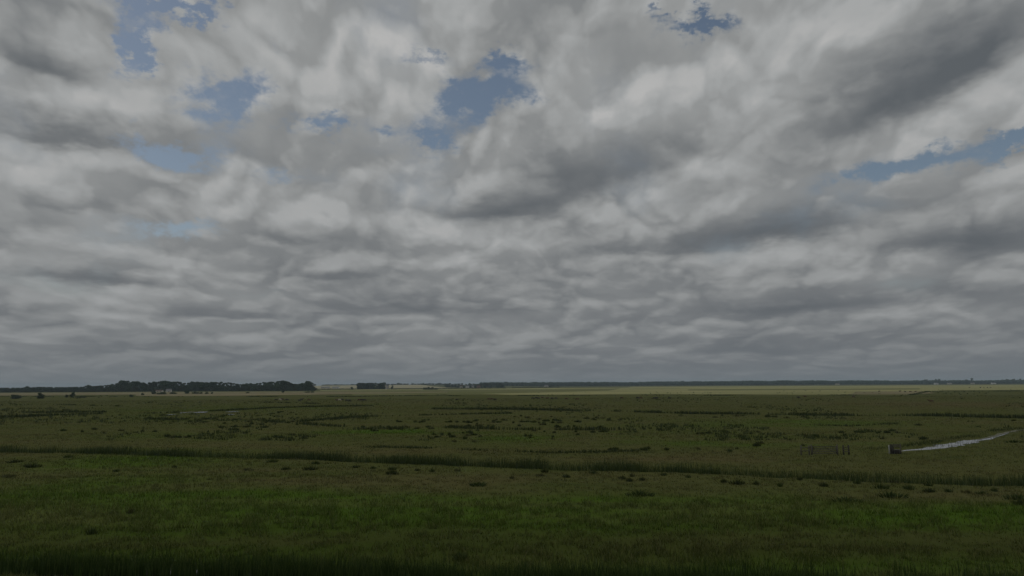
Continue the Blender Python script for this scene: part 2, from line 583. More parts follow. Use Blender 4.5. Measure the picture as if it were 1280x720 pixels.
def ribbon(name, P, W, z, mat, step=1.0, jit=.25, seed=1):
    """flat strip of varying width along a polyline"""
    pts = []; ws = []
    for i in range(len(P) - 1):
        n = max(1, int(np.linalg.norm(P[i + 1] - P[i]) / step))
        for k in range(n):
            t = k / n
            pts.append(P[i] * (1 - t) + P[i + 1] * t); ws.append(W[i] * (1 - t) + W[i + 1] * t)
    pts.append(P[-1]); ws.append(W[-1])
    pts = np.array(pts); ws = np.array(ws)
    tan = np.gradient(pts, axis=0); tan /= np.linalg.norm(tan, axis=1)[:, None]
    nor = np.stack([-tan[:, 1], tan[:, 0]], 1)
    s = np.arange(len(pts)) * step
    l = ws * (1 + (fbm(s / 3.1, s * 0, seed, 3) - .5) * 2 * jit * 2)
    r = ws * (1 + (fbm(s / 3.1, s * 0 + 7, seed + 5, 3) - .5) * 2 * jit * 2)
    L = pts + nor * l[:, None]; Rr = pts - nor * r[:, None]
    n = len(pts)
    V = np.zeros((2 * n, 3)); V[:n, :2] = L; V[n:, :2] = Rr; V[:, 2] = z
    i = np.arange(n - 1)
    return newobj(name, mesh_np(name, V, np.stack([i, i + n, i + n + 1, i + 1], 1), mat))


tag(ribbon('water', DITCH_A, [1.7] * len(DITCH_A), -.30, M_WATER), kind='structure')
tag(ribbon('water', DITCH_B, [1.0] * len(DITCH_B), -.55, M_WATER), kind='structure')
tag(ribbon('water', CHAN, CHAN_W, .012, M_WATER, .45, .5, 4), kind='structure')
for k, (px, py, rx, ry) in enumerate([(214, 518.6, 4, .45), (230, 516.3, 3, .7), (251, 515.9, 8, .55), (291, 515.3, 7, .4), (286, 518.6, 4, .4),]):
    g = gnd(px, py); D = g.y
    a = np.linspace(0, 2 * math.pi, 33)[:-1]
    rr = 1 + (fbm(np.cos(a) * 1.5 + 3 * k, np.sin(a) * 1.5, 31, 2) - .5) * 1.1
    V = np.stack([g.x + np.cos(a) * rr * rx / F * D, g.y + np.sin(a) * rr * ry * D * D / (F * CAM_H), np.full(32, Hs(g.x, g.y) + .12)], 1)
    V = np.vstack([V, [(g.x, g.y, Hs(g.x, g.y) + .12)]])
    i = np.arange(32)
    tag(newobj('water', mesh_np('pool', V, np.stack([i, (i + 1) % 32, np.full(32, 32)], 1), M_WATER)), kind='structure')

M_MUD = mat_new('pale_mud', .8, .3)
_b = M_MUD[1]; _g = _b.nodes.new('ShaderNodeNewGeometry')
_b.links.new(mixc(_b, nz(_b, _g.outputs['Position'], 1.2, 5, .6), (.085, .085, .048), (.15, .15, .10)), M_MUD[2].inputs['Base Color'])
TRACK = poly_w([(1222, 549.6), (1240, 545.8), (1258, 540.5), (1275, 537.6), (1300, 536.8), (1380, 534)])
tag(ribbon('path', TRACK, [.2, .3, .45, .5, .5, .5], .035, M_MUD[0], .6, .5, 8), kind='structure')

# ------------------------------------------------------------------ blades
nprng = np.random.default_rng(11)


def blades(name, x, y, z, h, w, lean, mat, var, seg2=False):
    """one tapered, leaning blade per point"""
    n = len(x)
    a = nprng.uniform(0, 2 * math.pi, n)
    la = nprng.uniform(0, 2 * math.pi, n)
    lx = np.cos(la) * lean * h; ly = np.sin(la) * lean * h
    cx, cy = np.cos(a) * w / 2, np.sin(a) * w / 2
    if not seg2:
        V = np.empty((n, 3, 3))
        V[:, 0] = np.stack([x - cx, y - cy, z - .03], 1)
        V[:, 1] = np.stack([x + cx, y + cy, z - .03], 1)
        V[:, 2] = np.stack([x + lx, y + ly, z + h], 1)
        Fc = np.arange(3 * n).reshape(n, 3)
        tip = np.tile([0, 0, 1.0], n); vr = np.repeat(var, 3)
        return mesh_np(name, V.reshape(-1, 3), Fc, mat, attrs={'tip': tip, 'var': vr})
    V = np.empty((n, 5, 3))
    V[:, 0] = np.stack([x - cx, y - cy, z - .05], 1)
    V[:, 1] = np.stack([x + cx, y + cy, z - .05], 1)
    V[:, 2] = np.stack([x + cx * .8 + lx * .35, y + cy * .8 + ly * .35, z + h * .62], 1)
    V[:, 3] = np.stack([x - cx * .8 + lx * .35, y - cy * .8 + ly * .35, z + h * .62], 1)
    V[:, 4] = np.stack([x + lx, y + ly, z + h], 1)
    b = np.arange(n)[:, None] * 5
    T3 = np.concatenate([b + [[0, 1, 2]], b + [[0, 2, 3]], b + [[3, 2, 4]]])
    return mesh_np(name, V.reshape(-1, 3), T3, mat, attrs={'tip': np.tile([0, 0, .5, .5, 1.0], n), 'var': np.repeat(var, 5)})


def scatter_grass():
    xs_, ys_, hs_, ws_ = [], [], [], []
    # rings of falling density and rising tuft size
    for (y0, y1, per) in ((29, 44, 95), (44, 60, 62), (60, 80, 36), (80, 110, 20), (110, 150, 10), (150, 220, 4.6), (220, 340, 1.9), (340, 520, .8)):
        xm = y1 * .80 + 14
        n = int((y1 - y0) * 2 * xm * per)
        x = nprng.uniform(-xm, xm, n); y = nprng.uniform(y0, y1, n)
        keep = np.abs(x) < y * .80 + 14
        x, y = x[keep], y[keep]
        clump = fbm(x / .9, y / .9, 17, 2)
        patch = fbm(x / 9, y / 7, 23, 3)
        keep = nprng.random(len(x)) < np.clip((clump - .28) * 2.3, .12, 1)
        x, y, clump, patch = x[keep], y[keep], clump[keep], patch[keep]
        g = np.clip(fieldnp(x, y, GREEN), 0, 1)
        h = (.10 + .20 * g + .24 * np.clip(patch - .35, 0, 1) + .20 * np.clip(clump - .5, 0, 1)) * nprng.uniform(.55, 1.35, len(x))
        w = nprng.uniform(.7, 1.4, len(x)) * (.022 + .00072 * y)
        h = h * (1 + np.clip((y - 150) / 500, 0, 1) * .8)
        xs_.append(x); ys_.append(y); hs_.append(h); ws_.append(w)
    x = np.concatenate(xs_); y = np.concatenate(ys_); h = np.concatenate(hs_); w = np.concatenate(ws_)
    dA = poly_dist(x, y, DITCH_A); dB = poly_dist(x, y, DITCH_B); dC = np.minimum(poly_dist(x, y, CHAN[:6]), poly_dist(x, y, TRACK) + .7)
    cw = 1.7
    ok = (dA > 1.25) & (dB > 1.05) & ~((dC < cw * nprng.uniform(.3, 1.2, len(x))) & (y > 90))
    x, y, h, w = x[ok], y[ok], h[ok], w[ok]
    z = H(x, y)
    var = nprng.random(len(x)) ** 1.5
    o = newobj('grass', blades('grass', x, y, z, h, w, nprng.uniform(.15, .8, len(x)), M_GRASS, var))
    tag(o, 'rough marsh grass covering the near and middle ground', 'grass', kind='stuff')
    print('grass blades', len(x))


scatter_grass()


def along(P, n, half, wmin=0.0, wmax=1e9):
    seg = np.linalg.norm(np.diff(P, axis=0), axis=1); cum = np.concatenate([[0], np.cumsum(seg)])
    s = nprng.uniform(0, cum[-1], n)
    i = np.clip(np.searchsorted(cum, s) - 1, 0, len(seg) - 1)
    t = (s - cum[i]) / seg[i]
    p = P[i] * (1 - t)[:, None] + P[i + 1] * t[:, None]
    d = P[i + 1] - P[i]; d = d / np.linalg.norm(d, axis=1)[:, None]
    o = half(n)
    return p[:, 0] - d[:, 1] * o, p[:, 1] + d[:, 0] * o, s


def reeds(P, dens, spread, hgt, width, label, name='reeds', mat=None, off=0.0, gap=.30, seed=3, patch=6.0, floor=0.03):
    L = np.linalg.norm(np.diff(P, axis=0), axis=1).sum()
    n = int(L * dens)
    x, y, s = along(P, n, lambda k: nprng.normal(off, spread, k))
    c = fbm(s / patch, s * 0 + seed, seed, 3)
    keep = nprng.random(n) < np.clip((c - gap) * 4.5, floor, 1)
    x, y, c = x[keep], y[keep], c[keep]
    h = hgt * nprng.uniform(.5, 1.15, len(x)) * (.62 + .65 * c) * (.9 + .25 * (fbm(x / .8, y / .8, 77, 2) - .5))
    w = width * nprng.uniform(.6, 1.4, len(x))
    z = np.maximum(H(x, y), -.35)
    o = newobj(name, blades(name, x, y, z, h, w, nprng.uniform(.03, .30, len(x)), mat or M_REED, nprng.random(len(x)) ** 2, True))
    return tag(o, label, 'reeds', kind='stuff')


reeds(DITCH_A, 330, .62, 1.12, .030, 'tall dark green reeds filling the nearest ditch', off=.55, gap=.20, seed=2, patch=3.5)
reeds(DITCH_B, 300, .95, 1.22, .042, 'dark green reeds lining the long ditch across the middle ground', gap=.36, seed=5, patch=6, floor=.30, mat=M_REEDB)
CH_L = CHAN.copy(); CH_L[:, 1] += 5.0
reeds(CHAN, 22, 2.4, .40, .05, 'tufts of rush and grass growing along the edges of the open channel', gap=.42, seed=31, patch=2.5, mat=M_SEDGE)
reeds(CH_L, 26, .7, .5, .06, 'low rushes on the far bank of the open water channel', gap=.35, seed=9, patch=4, mat=M_SEDGE)
FAR_LINES = [
    ([(-20, 522.5), (20, 521.5), (60, 519.8), (130, 517.5)], 1.0, 9, .20),
    ([(30, 516), (90, 515.3), (130, 515.5)], .9, 8, .30),
    ([(180, 517.3), (240, 515.5), (285, 513.3), (335, 510.3), (400, 508.7), (470, 507.5)], .8, 9, .30),
    ([(374, 527.5), (405, 525), (450, 521.6), (520, 519.3), (565, 518), (640, 517)], .75, 9, .28),
    ([(540, 511.5), (620, 512), (700, 513.2), (770, 514.5), (860, 517.5), (960, 518.5), (1020, 519.5), (1080, 520), (1180, 520.5), (1240, 522), (1320, 524)], 1.0, 10, .26),
    ([(430, 558), (520, 560), (640, 564), (700, 566), (800, 564)], .35, 16, .36),
    ([(420, 537), (560, 535), (640, 537), (740, 538), (800, 537)], .8, 9, .38),
    ([(180, 524), (260, 526), (330, 526), (360, 529), (430, 534)], .7, 7, .42),
    ([(1000, 532), (1060, 533), (1120, 530)], .5, 7, .36),
    ([(0, 495.5), (200, 496), (430, 496), (560, 494)], .8, 3, .40),
    ([(560, 495), (760, 494.5), (900, 494.5), (1140, 494), (1160, 489.5), (1280, 489)], .8, 3, .45),
    ([(0, 507), (60, 506), (150, 508)], .9, 6, .36),
    ([(330, 503), (400, 505), (480, 506)], .8, 6, .38),
]
for k, (pl, hh, dn, gp) in enumerate(FAR_LINES):
    P = poly_w(pl)
    D = P[:, 1].mean()
    o = reeds(P, dn * 2.4, .45 + D * .0016, hh * 1.15, .03 + D * .0009,
              'line of dark sedge along a shallow drain in the distant pasture', 'sedge', M_SEDGE, gap=gp, seed=20 + k, patch=7 + D * .02)
    o['category'] = 'sedge'
# ------------------------------------------------------------------ rush tussocks
def tussock_mesh(seed, n=150):
    g = np.random.default_rng(seed)
    r = np.sqrt(g.random(n)) * .5
    a = g.uniform(0, 2 * math.pi, n)
    lob = 1 + .25 * np.sin(a * 2 + seed) + .15 * np.sin(a * 3 + seed * 2)
    x, y = r * np.cos(a) * lob, r * np.sin(a) * lob
    h = (.95 - 1.0 * r) * g.uniform(.55, 1.15, n)
    out = r * 1.1 + .05
    az_ = a + g.normal(0, .5, n)
    w = g.uniform(.035, .07, n)
    ta = g.uniform(0, math.pi, n)
    V = np.empty((n, 5, 3))
    cx, cy = np.cos(ta) * w / 2, np.sin(ta) * w / 2
    lx, ly = np.cos(az_) * out * .55, np.sin(az_) * out * .55
    V[:, 0] = np.stack([x - cx, y - cy, x * 0 - .05], 1); V[:, 1] = np.stack([x + cx, y + cy, x * 0 - .05], 1)
    V[:, 2] = np.stack([x + cx + lx * .45, y + cy + ly * .45, h * .65], 1)
    V[:, 3] = np.stack([x - cx + lx * .45, y - cy + ly * .45, h * .65], 1)
    V[:, 4] = np.stack([x + lx, y + ly, h], 1)
    b = np.arange(n)[:, None] * 5
    T3 = np.concatenate([b + [[0, 1, 2]], b + [[0, 2, 3]], b + [[3, 2, 4]]])
    return mesh_np('rush_tussock', V.reshape(-1, 3), T3, M_RUSH, attrs={'tip': np.tile([0, 0, .5, .5, 1.0], n), 'var': np.repeat(g.random(n) ** 2, 5)})


M_RUSH2 = mat_grass('rush_green', own=(.040, .062, .018), tip=.30)
M_RUSH3 = mat_grass('rush_straw', own=(.052, .060, .024), tip=.40)
TUS = [tussock_mesh(s, n) for s, n in ((1, 150), (2, 110), (3, 170), (4, 90), (5, 130), (6, 120), (7, 80))]
for i_, m_ in ((1, M_RUSH2), (3, M_RUSH3), (4, M_RUSH2), (6, M_RUSH3)):
    TUS[i_].materials[0] = m_
n_tus = 0


def tussock(px, py, wpx, label, group=None, hm=.55, asp=.7, hpx=None):
    global n_tus
    g = gnd(px, py)
    D = g.y
    w = max(.5, wpx / F * D)
    o = newobj('rush_tussock', TUS[rnd.randrange(7)])
    n_tus += 1
    o.location = (g.x, D, Hs(g.x, D) - .02)
    o.rotation_euler = (0, 0, rnd.uniform(-.25, .25) + (math.pi if rnd.random() < .5 else 0))
    o.scale = (w * .85, max(.6, min(w * asp, 1.7)), hm * rnd.uniform(.8, 1.2))
    tag(o, label, 'rush tussock', group)
    return o


L0 = 'small dark rush tussock on brownish turf just in front of the long reed ditch'
for (px, py, w) in [(218, 585, 6), (310, 588, 13), (340, 578, 14), (395, 580, 12), (357, 587, 9), (388, 588, 15), (445, 585, 8), (490, 588, 11),
                    (466, 586, 8), (522, 589, 6), (540, 590, 6), (572, 589, 9), (675, 595, 11), (681, 590, 8), (708, 597, 8), (742, 592, 9),
                    (778, 599, 8), (790, 596, 7), (830, 595, 8), (787, 602, 7), (803, 601, 6), (905, 604, 9), (945, 606, 9), (975, 608, 7),
                    (1072, 604, 8), (1118, 603, 12), (1185, 614, 8), (1208, 615, 10), (1228, 616, 12), (1160, 606, 8), (1146, 602, 6),
                    (85, 573, 10), (145, 590, 7), (163, 643, 6), (640, 598, 6), (1092, 600, 7), (860, 598, 6), (1243, 612, 7), (1000, 600, 6)]:
    tussock(px, py, w, L0, 'small rush tussocks in front of the reed ditch')
for (px, py, w, lb) in [
        (20, 578, 16, 'dark rush tussock against the left edge, highest of three below the reed ditch'),
        (40, 584, 18, 'wide flat dark rush tussock left, near the left edge, below the reed ditch'),
        (10, 596, 18, 'flat dark rush tussock touching the left edge, lowest of its cluster'),
        (490, 594, 14, 'broad flat rush tussock at mid-left a little below the reed ditch'),
        (598, 608, 22, 'wide low dark rush tussock alone on plain turf just left of the centre'),
        (799, 620, 30, 'very wide low dark rush tussock alone right of the centre above the bright green strip'),
        (922, 606, 16, 'rounded dark rush tussock, leftmost of the row of big ones right of centre'),
        (1030, 608, 9, 'small upright dark rush tussock standing taller than its neighbours on the right'),
        (1057, 627, 32, 'very wide low dark rush tussock nearest the bright green strip on the right'),
        (1101, 610, 15, 'dark rush tussock directly above the widest low one on the right'),
        (1114, 621, 31, 'widest black-green rush tussock in the cluster right of centre'),
        (1137, 611, 11, 'small round dark rush tussock between two bigger ones on the right'),
        (1161, 614, 14, 'dense very dark rush tussock, rightmost of the row of big ones'),
        (1270, 623, 24, 'big spreading rush tussock at the right edge, upper of two'),
        (1279, 630, 22, 'big spreading rush tussock cut by the right edge, lower of two'),
        (115, 668, 14, 'dark tuft alone on the brown strip near the bottom left'),
        (575, 699, 18, 'low dark weed clump on the pale strip just behind the nearest reeds')]:
    tussock(px, py, w, lb, hm=.62)

L1 = 'dark rush tussock in the busiest scatter of tussocks, middle of the marsh'
G1 = 'rush tussocks scattered over the middle of the marsh'
L2 = 'dark rush tussock on the wet pasture left of the middle scatter'
L3 = 'dark rush tussock on the pasture right of the middle scatter, left of the open water'
clusters = [
    (625, 527, 75, 4, 26, L1), (690, 533, 60, 5, 16, L1), (700, 525, 40, 3, 8, L1), (585, 545, 45, 7, 20, L1), (575, 533, 60, 3, 14, L1), (665, 542, 10, 4, 5, L1),
    (750, 525, 40, 4, 12, L1), (730, 540, 40, 6, 9, L1), (500, 535, 60, 3, 9, L1), (515, 528, 30, 2, 6, L1),
    (250, 524, 60, 3, 16, L2), (300, 533, 60, 3, 8, L2), (222, 547, 22, 1.2, 7, L2), (345, 528, 40, 3, 9, L2), (350, 547, 30, 2, 4, L2), (120, 540, 70, 4, 7, L2), (372, 516, 40, 1, 4, L2),
    (840, 541, 50, 3, 6, L3), (905, 521, 60, 1.6, 9, L3), (985, 522, 40, 1.6, 8, L3), (1000, 545, 60, 4, 5, L3), (950, 560, 70, 5, 8, L3), (800, 562, 40, 2, 5, L3)]
for (cx, cy, rx, ry, n, lb) in clusters:
    for _ in range(n):
        px = cx + rnd.gauss(0, .55) * rx; py = cy + rnd.gauss(0, .6) * ry
        tussock(px, py, rnd.uniform(2.2, 7) * rnd.uniform(.8, 1.5), lb, {L1: G1, L2: 'rush tussocks left of the middle scatter', L3: 'rush tussocks right of the middle scatter'}[lb], hm=.75)
for (px, py, w, lb) in [
        (1075, 541.5, 15, 'long low dark rush tussock left of the row behind the sluice'),
        (1098, 542, 5, 'tiny round rush tussock, first of the row behind the sluice'),
        (1109, 542, 8, 'round rush tussock, second of the row behind the sluice'),
        (1115, 539.5, 7, 'rush tussock set slightly farther back in the row behind the sluice'),
        (1122, 542, 7, 'dark rush tussock, last of the row behind the sluice'),
        (1154.5, 549.5, 10, 'big round rush tussock standing alone beyond the open water channel'),
        (1148, 531.5, 8, 'small flat rush tussock far beyond the big round one on the right'),
        (1267, 526, 6, 'small rush tussock near the right edge, just beyond the long drain'),
        (1103, 549.5, 6, 'pale faint rush tussock between the sluice and the row behind it'),
        (1268, 553, 22, 'spreading rush clump at the right edge beside the far bend of the channel')]:
    tussock(px, py, w, lb, hm=.8)
print('tussocks', n_tus)

# far scatter past the countable ones, as one mass
def far_sedge():
    n = 26000
    px = nprng.uniform(-60, 1340, n); py = 487 + nprng.random(n) ** .8 * 62
    hor = 484.5 - .005625 * px
    D = F * CAM_H / (py - hor)
    x = (px - 640) / F * D; y = D
    c = fbm(x / (6 + y * .06), y / (9 + y * .07), 51, 3)
    near_ = fbm(x / 2.2, y / 3.2, 53, 2)
    keep = (nprng.random(n) < np.clip((c - .52) * 4.5, 0, .8)) & (near_ > .48) & (D < 900) & (poly_dist(x, y, CHAN) > 4)
    x, y = x[keep], y[keep]
    m = 4
    x = np.repeat(x, m) + nprng.normal(0, .35, len(x) * m); y = np.repeat(y, m) + nprng.normal(0, .35, len(y) * m)
    h = nprng.uniform(.25, .6, len(x)) * (1 + y / 900)
    o = newobj('sedge', blades('sedge', x, y, H(x, y), h, .10 + y * .0011, nprng.uniform(.1, .5, len(x)), M_SEDGE, nprng.random(len(x)) ** 2))
    tag(o, 'uncountable low dark sedge flecks across the far pasture', 'sedge', kind='stuff')
    print('far sedge', len(x))


far_sedge()

# ------------------------------------------------------------------ simple materials
def mat_plain(name, col, rough=.8, var=.25, scale=3.0, spec=.2):
    m, nt, b = mat_new(name, rough, spec)
    tc_ = nt.nodes.new('ShaderNodeTexCoord')
    n = nz(nt, tc_.outputs['Object'], scale, 5, .6)
    c = mixc(nt, n, tuple(v * (1 - var) for v in col), tuple(v * (1 + var) for v in col))
    nt.links.new(c, b.inputs['Base Color'])
    return m


def mat_leaf(name, col):
    m = bpy.data.materials.new(name); m.use_nodes = True
    nt = m.node_tree; nt.nodes.clear()
    o = nt.nodes.new('ShaderNodeOutputMaterial')
    tc_ = nt.nodes.new('ShaderNodeTexCoord')
    oi = nt.nodes.new('ShaderNodeObjectInfo')
    r = E(nt, oi.outputs['Random'])
    n = nz(nt, tc_.outputs['Object'], .45, 4, .6)
    c = mixc(nt, n, tuple(v * .6 for v in col), tuple(v * 1.4 for v in col))
    c = mixc(nt, r * .5, c, (col[0] * 1.35, col[1] * 1.05, col[2] * .8))
    d = nt.nodes.new('ShaderNodeBsdfDiffuse'); t = nt.nodes.new('ShaderNodeBsdfTranslucent')
    nt.links.new(c, d.inputs[0]); nt.links.new(c, t.inputs[0])
    mx = nt.nodes.new('ShaderNodeMixShader'); mx.inputs[0].default_value = .25
    nt.links.new(d.outputs[0], mx.inputs[1]); nt.links.new(t.outputs[0], mx.inputs[2])
    nt.links.new(mx.outputs[0], o.inputs['Surface'])
    return m


M_BARK = mat_plain('bark', (.09, .075, .055))
M_LEAF = mat_leaf('leaves_oak', (.050, .084, .042))
M_LEAF2 = mat_leaf('leaves_willow', (.062, .088, .048))
M_LEAF3 = mat_leaf('leaves_hedge', (.048, .070, .030))
M_OLD = mat_plain('weathered_timber', (.095, .088, .068), .85, .4, 6)
M_DARKW = mat_plain('wet_dark_timber', (.030, .027, .022), .7, .4, 6)
M_CONC = mat_plain('weathered_concrete', (.11, .11, .10), .9, .3, 4)
M_STEEL = mat_plain('galvanised_steel', (.30, .31, .31), .5, .2, 8, .5)


# ------------------------------------------------------------------ trees
def limb_tubes(segs, sides=6):
    V, Fc = [], []
    for (a, b, ra, rb) in segs:
        a = Vector(a); b = Vector(b); d = (b - a).normalized()
        u = d.orthogonal().normalized(); v = d.cross(u)
        k = len(V)
        for (p, r) in ((a, ra), (b, rb)):
            for i in range(sides):
                t = 2 * math.pi * i / sides
                V.append(p + u * math.cos(t) * r + v * math.sin(t) * r)
        for i in range(sides):
            j = (i + 1) % sides
            Fc.append((k + i, k + j, k + sides + j, k + sides + i))
    return np.array([tuple(v) for v in V]), np.array(Fc)


def make_tree_meshes(seed, h, rw, crown_from, lobes, leaf, nleaf, mat, fat=1.0, spread=.85, name='tree'):
    g = random.Random(seed)
    segs = [((0, 0, -.3), (g.uniform(-.2, .2), g.uniform(-.2, .2), h * .38), h * .028, h * .02)]
    top = segs[0][1]
    segs.append((top, (top[0] + g.uniform(-.5, .5), top[1] + g.uniform(-.5, .5), h * .58), h * .018, h * .006))
    cl = []
    for i in range(lobes):
        a = g.uniform(0, 2 * math.pi)
        zt = crown_from + (1 - crown_from) * (g.random() ** 1.05) * .92
        prof = math.sin(math.pi * min(1, max(.12, (zt - crown_from * .7) / (1.02 - crown_from * .7)))) ** .6
        rr = rw * prof * g.uniform(.25, .82)
        c = Vector((math.cos(a) * rr, math.sin(a) * rr, zt * h))
        s = fat * rw * g.uniform(.32, .52) * (1.05 - .35 * zt)
        c.z = min(c.z, h - s * .8)
        cl.append((c, s))
        z0 = h * g.uniform(.25, .55)
        segs.append(((0, 0, z0), tuple(c), h * .010, h * .003))
    ng = np.random.default_rng(seed)
    per = nleaf // lobes
    Vs = []
    for (c, s) in cl:
        d = ng.normal(size=(per, 3)); d /= np.linalg.norm(d, axis=1)[:, None]
        d[:, 2] *= .8
        rad = s * (ng.random(per) ** .35) * ng.uniform(.8, 1.15, per)
        p = np.array(c) + d * rad[:, None] + ng.normal(0, s * .10, (per, 3))
        n = d + ng.normal(0, .55, (per, 3)); n /= np.linalg.norm(n, axis=1)[:, None]
        t = np.cross(n, ng.normal(size=(per, 3))); t /= np.linalg.norm(t, axis=1)[:, None]
        b = np.cross(n, t)
        q = leaf * ng.uniform(.6, 1.4, per)[:, None]
        Vs.append(np.stack([p - t * q * .9, p - b * q * .55, p + t * q, p + b * q * .65], 1))
    V = np.concatenate(Vs).reshape(-1, 3)
    Fc = np.arange(len(V)).reshape(-1, 4)
    tv, tf = limb_tubes(segs)
    return (mesh_np('crown', V, Fc, mat), mesh_np('trunk', tv, tf, M_BARK))


def tree_proto(*a, **k):
    return make_tree_meshes(*a, **k)


# unit trees about 18 m tall
PROT = [tree_proto(s, 18, rw, cf, lb, 1.05, 2600, m) for (s, rw, cf, lb, m) in
        ((1, 6.5, .06, 22, M_LEAF), (2, 5.2, .05, 20, M_LEAF), (3, 7.6, .09, 26, M_LEAF), (4, 4.6, .03, 18, M_LEAF2), (5, 6.0, .04, 22, M_LEAF3))]
BUSH = [tree_proto(s, 5, rw, .02, 14, .36, 1300, m, 1.25) for (s, rw, m) in ((11, 3.0, M_LEAF2), (12, 3.6, M_LEAF3), (13, 2.4, M_LEAF))]


def tree(px, D, hgt, wid, label, group=None, prot=None, name='tree', cat='tree', bush=False, z=None):
    lib = BUSH if bush else PROT
    k = rnd.randrange(len(lib)) if prot is None else prot
    cr, tr = lib[k]
    p = at_dist(px, D)
    root = empty(name, (p.x, p.y, (Hs(p.x, p.y) if z is None else z) - .05), rnd.uniform(0, 6.28))
    h0 = 5 if bush else 18
    w0 = (2 * 3.0 if bush else 2 * 6.5)
    root.scale = (wid / w0, wid / w0, hgt / h0)
    newobj('crown', cr, root); newobj('trunk', tr, root)
    tag(root, label, cat, group)
    return root


def hor(px): return 484.5 - .005625 * px


def hgt_for(px, top, D):
    return CAM_H + (hor(px) - top) / F * D


# the wood on the left: outline read off the photograph
OUT = [(-30, 484.5), (0, 484.6), (30, 484.5), (34, 483), (38, 484.2), (47, 483.6), (53, 483.3), (60, 483.8), (80, 483.9), (104, 483.4), (111, 481.2), (116, 482.6),
       (125, 482.1), (140, 480.7), (146, 479), (149, 476.8), (155, 475.8), (161, 476.6), (164, 478), (167, 476.9), (171, 476.7), (175, 478.6), (181, 478), (186, 478),
       (191, 477), (200, 476.6), (206, 476.3), (212, 477.4), (216, 477), (222, 477), (229, 478), (236, 478.6), (241, 477.3), (246, 477), (254, 477.9), (262, 478.2),
       (268, 477.2), (276, 477.2), (282, 478.1), (289, 478), (296, 479.9), (303, 480), (311, 478.6), (317, 480), (324, 478.6), (330, 477.7), (338, 477.3), (345, 476.4),
       (352, 476.2), (359, 476.6), (365, 479), (372, 480), (378, 479.2), (382, 476.8), (386, 476.8), (390, 479.5), (396, 480.5)]


def out_at(px):
    for (a, ya), (b, yb) in zip(OUT[:-1], OUT[1:]):
        if a <= px <= b: return ya + (yb - ya) * (px - a) / (b - a)
    return 484.5


GW = 'trees of the dark wood on the left horizon'
LW = 'dark green broadleaf tree of even height in the long wood on the left horizon'
LWa = 'low dark tree in the belt at the far left end of the horizon wood'
px = -28.0
while px < 397:
    D = 1450 + rnd.uniform(-30, 60)
    top = out_at(px)
    h = hgt_for(px, top, D)
    w = max(h * rnd.uniform(.9, 1.2), 11)
    tree(px, D, h, w, LWa if px < 118 else LW, 'small trees at the left end of the horizon wood' if px < 118 else GW)
    px += w / D * F * rnd.uniform(.42, .52)
px = -25.0
while px < 392:                                   # lower front rank, closing the wood's edge
    D = 1395 + rnd.uniform(-15, 20)
    h = min(hgt_for(px, out_at(px) + 2.5, D) * rnd.uniform(.6, .85), 13)
    w = rnd.uniform(11, 16)
    tree(px, D, h, w, 'low dark edge tree in front of the taller wood on the left horizon', 'low edge trees in front of the left wood')
    px += w / D * F * .6
for (p, t, w, lb) in [(155, 475.9, 27, 'broad rounded dark tree crown rising highest at the left part of the wood'),
                      (170, 476.8, 18, 'rounded tree crown just right of the broadest highest one in the wood'),
                      (384.5, 476.5, 13, 'tall tree rising alone at the right end of the left wood'),
                      (34, 482.9, 8, 'small tree poking above the low tree belt near the far left'),
                      (111, 481.2, 9, 'small tree standing up where the far left tree belt begins to rise'),
                      (205, 476.2, 22, 'wide dark crown above the pale farm building on the left'),
                      (352, 476.0, 24, 'wide rounded crown, highest in the right half of the left wood')]:
    D = 1425
    tree(p, D, hgt_for(p, t, D), w, lb, prot=2)

# isolated bushes and hedges on the left pasture edge
def bush(px, base, wpx, hpx, lb, prot=None):
    D = F * CAM_H / (base - hor(px))
    return tree(px, D, hpx / F * D, wpx / F * D, lb, name='bush', cat='bush', bush=True, prot=prot)


bush(19.5, 498.2, 10, 7.5, 'grey-green willow bush nearest the left edge, in front of the far wood', 0)
bush(25, 497.5, 6, 5.0, 'small grey-green bush touching the willow bush nearest the left edge', 0)
bush(52, 498.0, 8, 7.5, 'dark bush standing alone, second from the left in front of the far wood', 1)
bush(84.5, 496.5, 4, 5, 'thin grey bush left of a wider one on the left pasture edge', 0)
bush(92, 496.5, 7.5, 6.5, 'grey-brown rounded bush in front of the far wood, right one of a pair', 2)
bush(103, 496.8, 11, 2.0, 'flat low green bush right of the grey-brown rounded one', 1)
bush(165, 496.0, 6, 3.2, 'round dark green bush alone on the pale strip below the wood', 2)
bush(179, 493.6, 4, 2.6, 'small dark brown-green bush between the round bush and the farm', 1)
bush(193, 492.4, 5, 5.0, 'dark bush at the left side of the pale farm yard', 1)
bush(203, 492.8, 12, 3.0, 'low dark hedge bush in front of the farm', 1)
bush(217, 492.3, 9, 2.5, 'low bush right beside the pale farm building', 1)
bush(234, 491.9, 9, 4.2, 'very dark round bush right of the farm, biggest there', 2)
bush(245, 492.0, 9, 2.6, 'low dark bush immediately right of the biggest one near the farm', 1)
bush(252, 492.0, 4, 2.2, 'small dark bush, third right of the farm', 1)
bush(259, 492.0, 5, 2.0, 'small dark bush, fourth right of the farm', 1)
bush(265.5, 492.0, 4, 2.0, 'last small dark bush of the row right of the farm', 2)
bush(310, 491.3, 5, 1.6, 'tiny dark bush on the pale field below the right half of the wood', 1)
bush(354, 490.6, 5, 2.2, 'tiny dark bush on the pale field below the highest crown of the wood', 2)
bush(385, 490.6, 8, 1.6, 'flat dark bush on the pale field under the right end of the left wood', 1)
bush(391, 490.6, 4, 2.0, 'tiny dark bush, rightmost on the pale field under the wood', 1)


